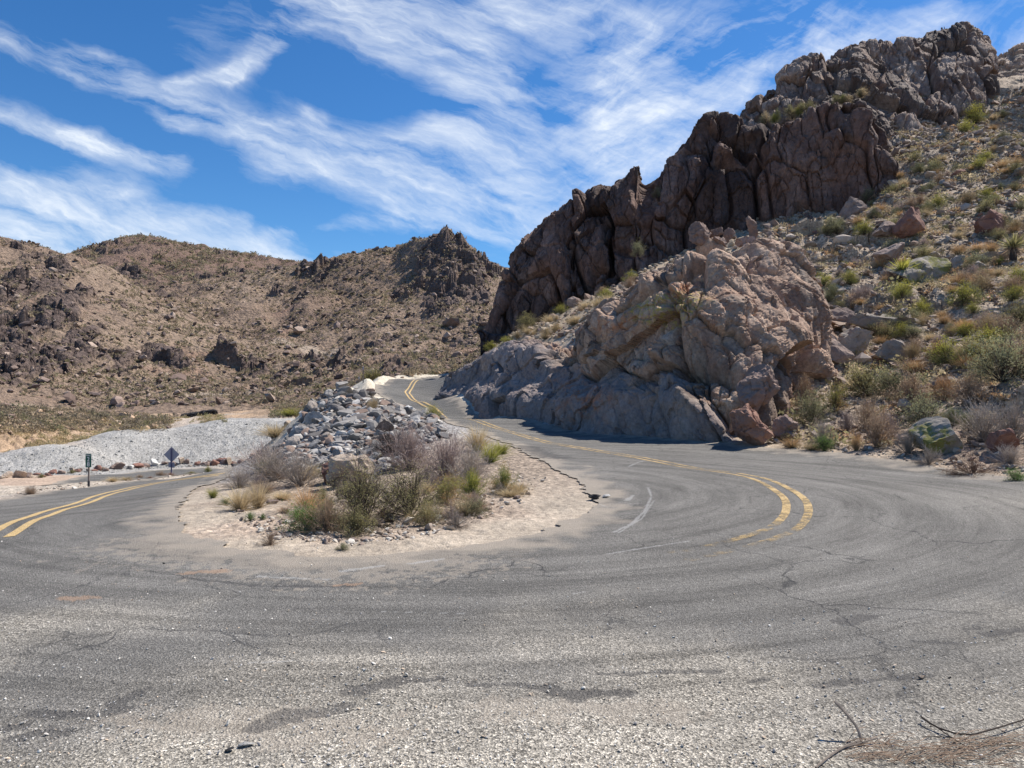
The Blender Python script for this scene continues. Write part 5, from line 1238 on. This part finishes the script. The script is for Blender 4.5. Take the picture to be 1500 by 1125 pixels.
# plants on the cliff
for (u, v, Y, w_, lb) in [(962, 290, 55.5, 16, 'small pale green bush growing from the middle of the cliff face'), (935, 375, 51.5, 22, 'grey green bush at the foot of the cliff above the outcrop')]:
    p = PX(u, v, Y); plant('bush', p[0], p[1], w_/F*Y, w_/F*Y*.8, 'sage', lb, z=p[2])
for k in range(16):
    u = RNG.uniform(1110, 1265); v = np.interp(u, [1110, 1200, 1265], [182, 160, 142])+RNG.uniform(-4, 4); Y = 58.5; p = PX(u, v, Y)
    plant('round' if k % 2 else 'bush', p[0], p[1], RNG.uniform(.6, 1.0), RNG.uniform(.6, 1), ['olive', 'sage', 'straw', 'lime'][k % 4], NLAB[['olive', 'sage', 'straw', 'lime'][k % 4]]+' bush on the terrace between the two cliff tiers', group=NLAB[['olive', 'sage', 'straw', 'lime'][k % 4]]+' bushes on the cliff terrace', z=p[2])

# dead branch bundle, lower right
def gpt(u, v, dz=.02):
    h = hit(u, v, 2.4); return np.array([h[0], h[1], h[2]+.02+dz])
bp, br = [], []
def tw(pts, r0, r1, dz=.015):
    P = np.array([gpt(u, v, z_) for (u, v, z_) in pts]); P = np.stack([cr for cr in catmull3(P, 10)]); bp.append(P); br.append((r0, r1))
def catmull3(P, n):
    t = np.linspace(0, len(P)-1, n); k = np.clip(t.astype(int), 0, len(P)-2); f_ = (t-k)[:, None]; A_ = np.vstack([2*P[0]-P[1], P, 2*P[-1]-P[-2]])
    p0, p1, p2, p3 = A_[k], A_[k+1], A_[k+2], A_[k+3]
    return .5*((2*p1)+(-p0+p2)*f_+(2*p0-5*p1+4*p2-p3)*f_*f_+(-p0+3*p1-3*p2+p3)*f_**3)
br_root = empty('dead_branch', tuple(gpt(1262, 1092, 0))); tag(br_root, 'broken grey stick propped up at an angle at the lower right', 'stick')
bp, br = [], []
tw([(1262, 1094, .01), (1254, 1090, .06), (1238, 1086, .11), (1222, 1082, .15)], .006, .008)
V_, F_ = tubes(bp, br, 6); V_ -= np.array(br_root.location); mesh_np('stick', V_, F_, PM['grey'], br_root)
bp, br = [], []
tw([(1262, 1094, .01), (1235, 1105, .01), (1215, 1118, .01), (1195, 1135, .01)], .006, .005); tw([(1285, 1094, .02), (1240, 1104, .01), (1212, 1106, .01)], .004, .002)
V_, F_ = tubes(bp, br, 6); V_ -= np.array(br_root.location); mesh_np('side_branch', V_, F_, PM['grey'], br_root)
bp, br = [], []
tw([(1349, 1065, .03), (1372, 1078, .02), (1415, 1090, .02), (1455, 1084, .03), (1500, 1070, .03), (1540, 1055, .03)], .0045, .003)
tw([(1372, 1078, .02), (1400, 1096, .015), (1430, 1112, .01)], .003, .0015); tw([(1395, 1090, .01), (1350, 1088, .01)], .003, .001)
V_, F_ = tubes(bp, br, 5); o = mesh_np('branch', V_, F_, PM['wood']); tag(o, 'long thin dark branch curving to the lower right corner', 'branch')
bp, br = [], []
for k in range(120):
    u0, v0 = RNG.uniform(1235, 1480), RNG.uniform(1092, 1128); a = RNG.normal(0, .5); L_ = RNG.uniform(20, 85)
    tw([(u0, v0, .004), (u0+L_*.5*math.cos(a), v0+L_*.2*math.sin(a)+RNG.uniform(-3, 3), RNG.uniform(.005, .04)), (u0+L_*math.cos(a), v0+L_*.4*math.sin(a), .008)], .0022, .0010)
V_, F_ = tubes(bp, br, 3); o = mesh_np('twig_litter', V_, F_, PM['tan']); tag(o, 'mat of dry twigs and straw at the lower right', 'twigs', kind='stuff')

# ============================================================ SIGNS, TYRES
def box(x0, x1, y0, y1, z0, z1, bev=0.0):
    V_ = np.array([(x, y, z) for x in (x0, x1) for y in (y0, y1) for z in (z0, z1)]); F_ = np.array([(0, 1, 3, 2), (4, 6, 7, 5), (0, 4, 5, 1), (2, 3, 7, 6), (0, 2, 6, 4), (1, 5, 7, 3)]); return V_, F_
def prism(poly, y0, y1, name, mat, parent):
    bm = bmesh.new(); a = [bm.verts.new((x, y0, z)) for x, z in poly]; f = bm.faces.new(a)
    e = bmesh.ops.extrude_face_region(bm, geom=[f]); bmesh.ops.translate(bm, verts=[v for v in e['geom'] if isinstance(v, bmesh.types.BMVert)], vec=(0, y1-y0, 0))
    bmesh.ops.recalc_face_normals(bm, faces=bm.faces[:])
    me = bpy.data.meshes.new(name); bm.to_mesh(me); bm.free(); me.materials.append(mat); o = bpy.data.objects.new(name, me); COL.objects.link(o); o.parent = parent; return o
def rrect(w_, h_, r_, cz, n=5):
    out = []
    for cx, cy, a0 in ((w_/2-r_, h_/2-r_, 0), (-w_/2+r_, h_/2-r_, 90), (-w_/2+r_, -h_/2+r_, 180), (w_/2-r_, -h_/2+r_, 270)):
        for i in range(n+1):
            a = math.radians(a0+90*i/n); out.append((cx+r_*math.cos(a), cz+cy+r_*math.sin(a)))
    return out
MGR = m_flat('sign_green', (.006, .085, .06), .5, .12); MWH = m_flat('sign_white', (.8, .8, .78), .5, .05); MST = m_flat('sign_post', (.16, .13, .12), .7, .2); MAL = m_flat('sign_back', (.33, .32, .37), .5, .12, metal=.2)
h = hit(130, 713, 20); sc_ = h[1]/F
mk = empty('mile_marker', (h[0], h[1], h[2]), 0, 1); tag(mk, 'green mile marker sign reading MILE 28 on a thin dark post', 'sign')
ph, pt, pb = 48*sc_, 48.5*sc_, 28.5*sc_; pw = 8.4*sc_
def letters(txt, cx, cz, size, parent, name='lettering'):
    cu = bpy.data.curves.new(name, 'FONT'); cu.body = txt; cu.size = size; cu.align_x = 'CENTER'; cu.align_y = 'CENTER'; cu.extrude = .003; cu.offset = 0
    o = bpy.data.objects.new(name, cu); COL.objects.link(o); bpy.context.view_layer.update()
    me = bpy.data.meshes.new_from_object(o.evaluated_get(bpy.context.evaluated_depsgraph_get())); bpy.data.objects.remove(o)
    me.materials.clear(); me.materials.append(MWH); o = bpy.data.objects.new(name, me); COL.objects.link(o); o.parent = parent
    o.rotation_euler = (math.pi/2, 0, 0); o.location = (cx, -.031, cz); return o
prism(rrect(pw, pt-pb, .02, (pt+pb)/2), -.022, -.026, 'panel', MGR, mk)
prism([(-.022, 0), (.022, 0), (.022, pt-.02), (-.022, pt-.02)], -.018, .018, 'post', MST, mk)
prism([(-.034, -.1), (.034, -.1), (.034, .3*pb), (-.034, .3*pb)], -.021, .024, 'post_sleeve', m_flat('sleeve', (.05, .05, .055), .7, .2), mk)
ch = (pt-pb)
letters('MILE', 0, pb+ch*.87, ch*.17, mk); letters('2', 0, pb+ch*.58, ch*.44, mk); letters('8', 0, pb+ch*.21, ch*.44, mk)
h = PX(251, 700, 46); zz = float(G(h[0], 46)); sc_ = 46/F; cz = (562.5-666)/F*46+CAMH-zz
ds = empty('diamond_sign', (h[0], 46, zz)); tag(ds, 'grey back of a diamond warning sign with a small plate below it, on a post', 'sign')
q = 11.5*sc_; prism([(0, cz-q), (q, cz), (0, cz+q), (-q, cz)], .03, .034, 'diamond_panel', MAL, ds)
prism(rrect(9*sc_, 7.5*sc_, .02, cz-15*sc_), .03, .034, 'lower_plate', MAL, ds)
prism([(-.035, -.1), (.035, -.1), (.035, cz+q*.8), (-.035, cz+q*.8)], -.02, .028, 'post', m_flat('post_blue', (.11, .10, .17), .6, .1), ds)
for (u, v, Y, hh, lb) in [(532, 571, 44, 1.0, 'thin grey delineator post on the berm of the far bend'), (526, 566, 47, .6, 'short leaning stake just left of the delineator post')]:
    p = PX(u, v, Y); z = float(surf(p[0], p[1])[0][0]); r_ = empty('delineator_post', (p[0], p[1], z)); tag(r_, lb, 'post')
    prism([(-.03, -.1), (.03, -.1), (.03, hh), (-.03, hh)], -.01, .01, 'post', MST, r_); prism([(-.035, hh-.2), (.035, hh-.2), (.035, hh-.02), (-.035, hh-.02)], -.014, -.011, 'reflector', MAL, r_)
MTY = m_flat('tyre_rubber', (.018, .018, .02), .75, .3, 30)
def tyre_mesh():
    V_, n1_, n2_ = [], 28, 12
    for i in range(n1_):
        a = 2*math.pi*i/n1_
        for j in range(n2_):
            b = 2*math.pi*j/n2_; r = .36+.11*math.copysign(abs(math.cos(b))**.6, math.cos(b)); y = .12*math.copysign(abs(math.sin(b))**.6, math.sin(b))
            if abs(math.cos(b)) > .9 and math.cos(b) > 0: r += .012*(i % 2)
            V_.append((r*math.cos(a), y, r*math.sin(a)))
    i, j = np.meshgrid(np.arange(n1_), np.arange(n2_), indexing='ij')
    F_ = np.stack([i*n2_+j, ((i+1) % n1_)*n2_+j, ((i+1) % n1_)*n2_+(j+1) % n2_, i*n2_+(j+1) % n2_], -1).reshape(-1, 4)
    return np.array(V_), F_
tv, tf = tyre_mesh(); t0 = mesh_np('tyre', tv, tf, MTY, smooth=True); tme = t0.data; bpy.data.objects.remove(t0)
for k in range(26):
    row = k//15; u = 270+(k % 15)*2.9+row*14; v = 611.5-(3 if row else 0)-.15*(k % 15)*(1 if not row else 0)
    Y = 84+row*3; p = PX(u, v, Y); z = float(surf(p[0], p[1])[0][0])
    o = bpy.data.objects.new('tyre', tme); COL.objects.link(o); o.location = (p[0], p[1], z+.33); o.rotation_euler = (RNG.uniform(-.1, .1), RNG.uniform(0, 3), math.radians(70)+RNG.uniform(-.15, .15)); o.rotation_euler.x = .5
    tag(o, 'worn black tyre leaning in the row on the dirt beyond the gravel berm', 'tyre', 'black tyres stood in rows on the dirt')
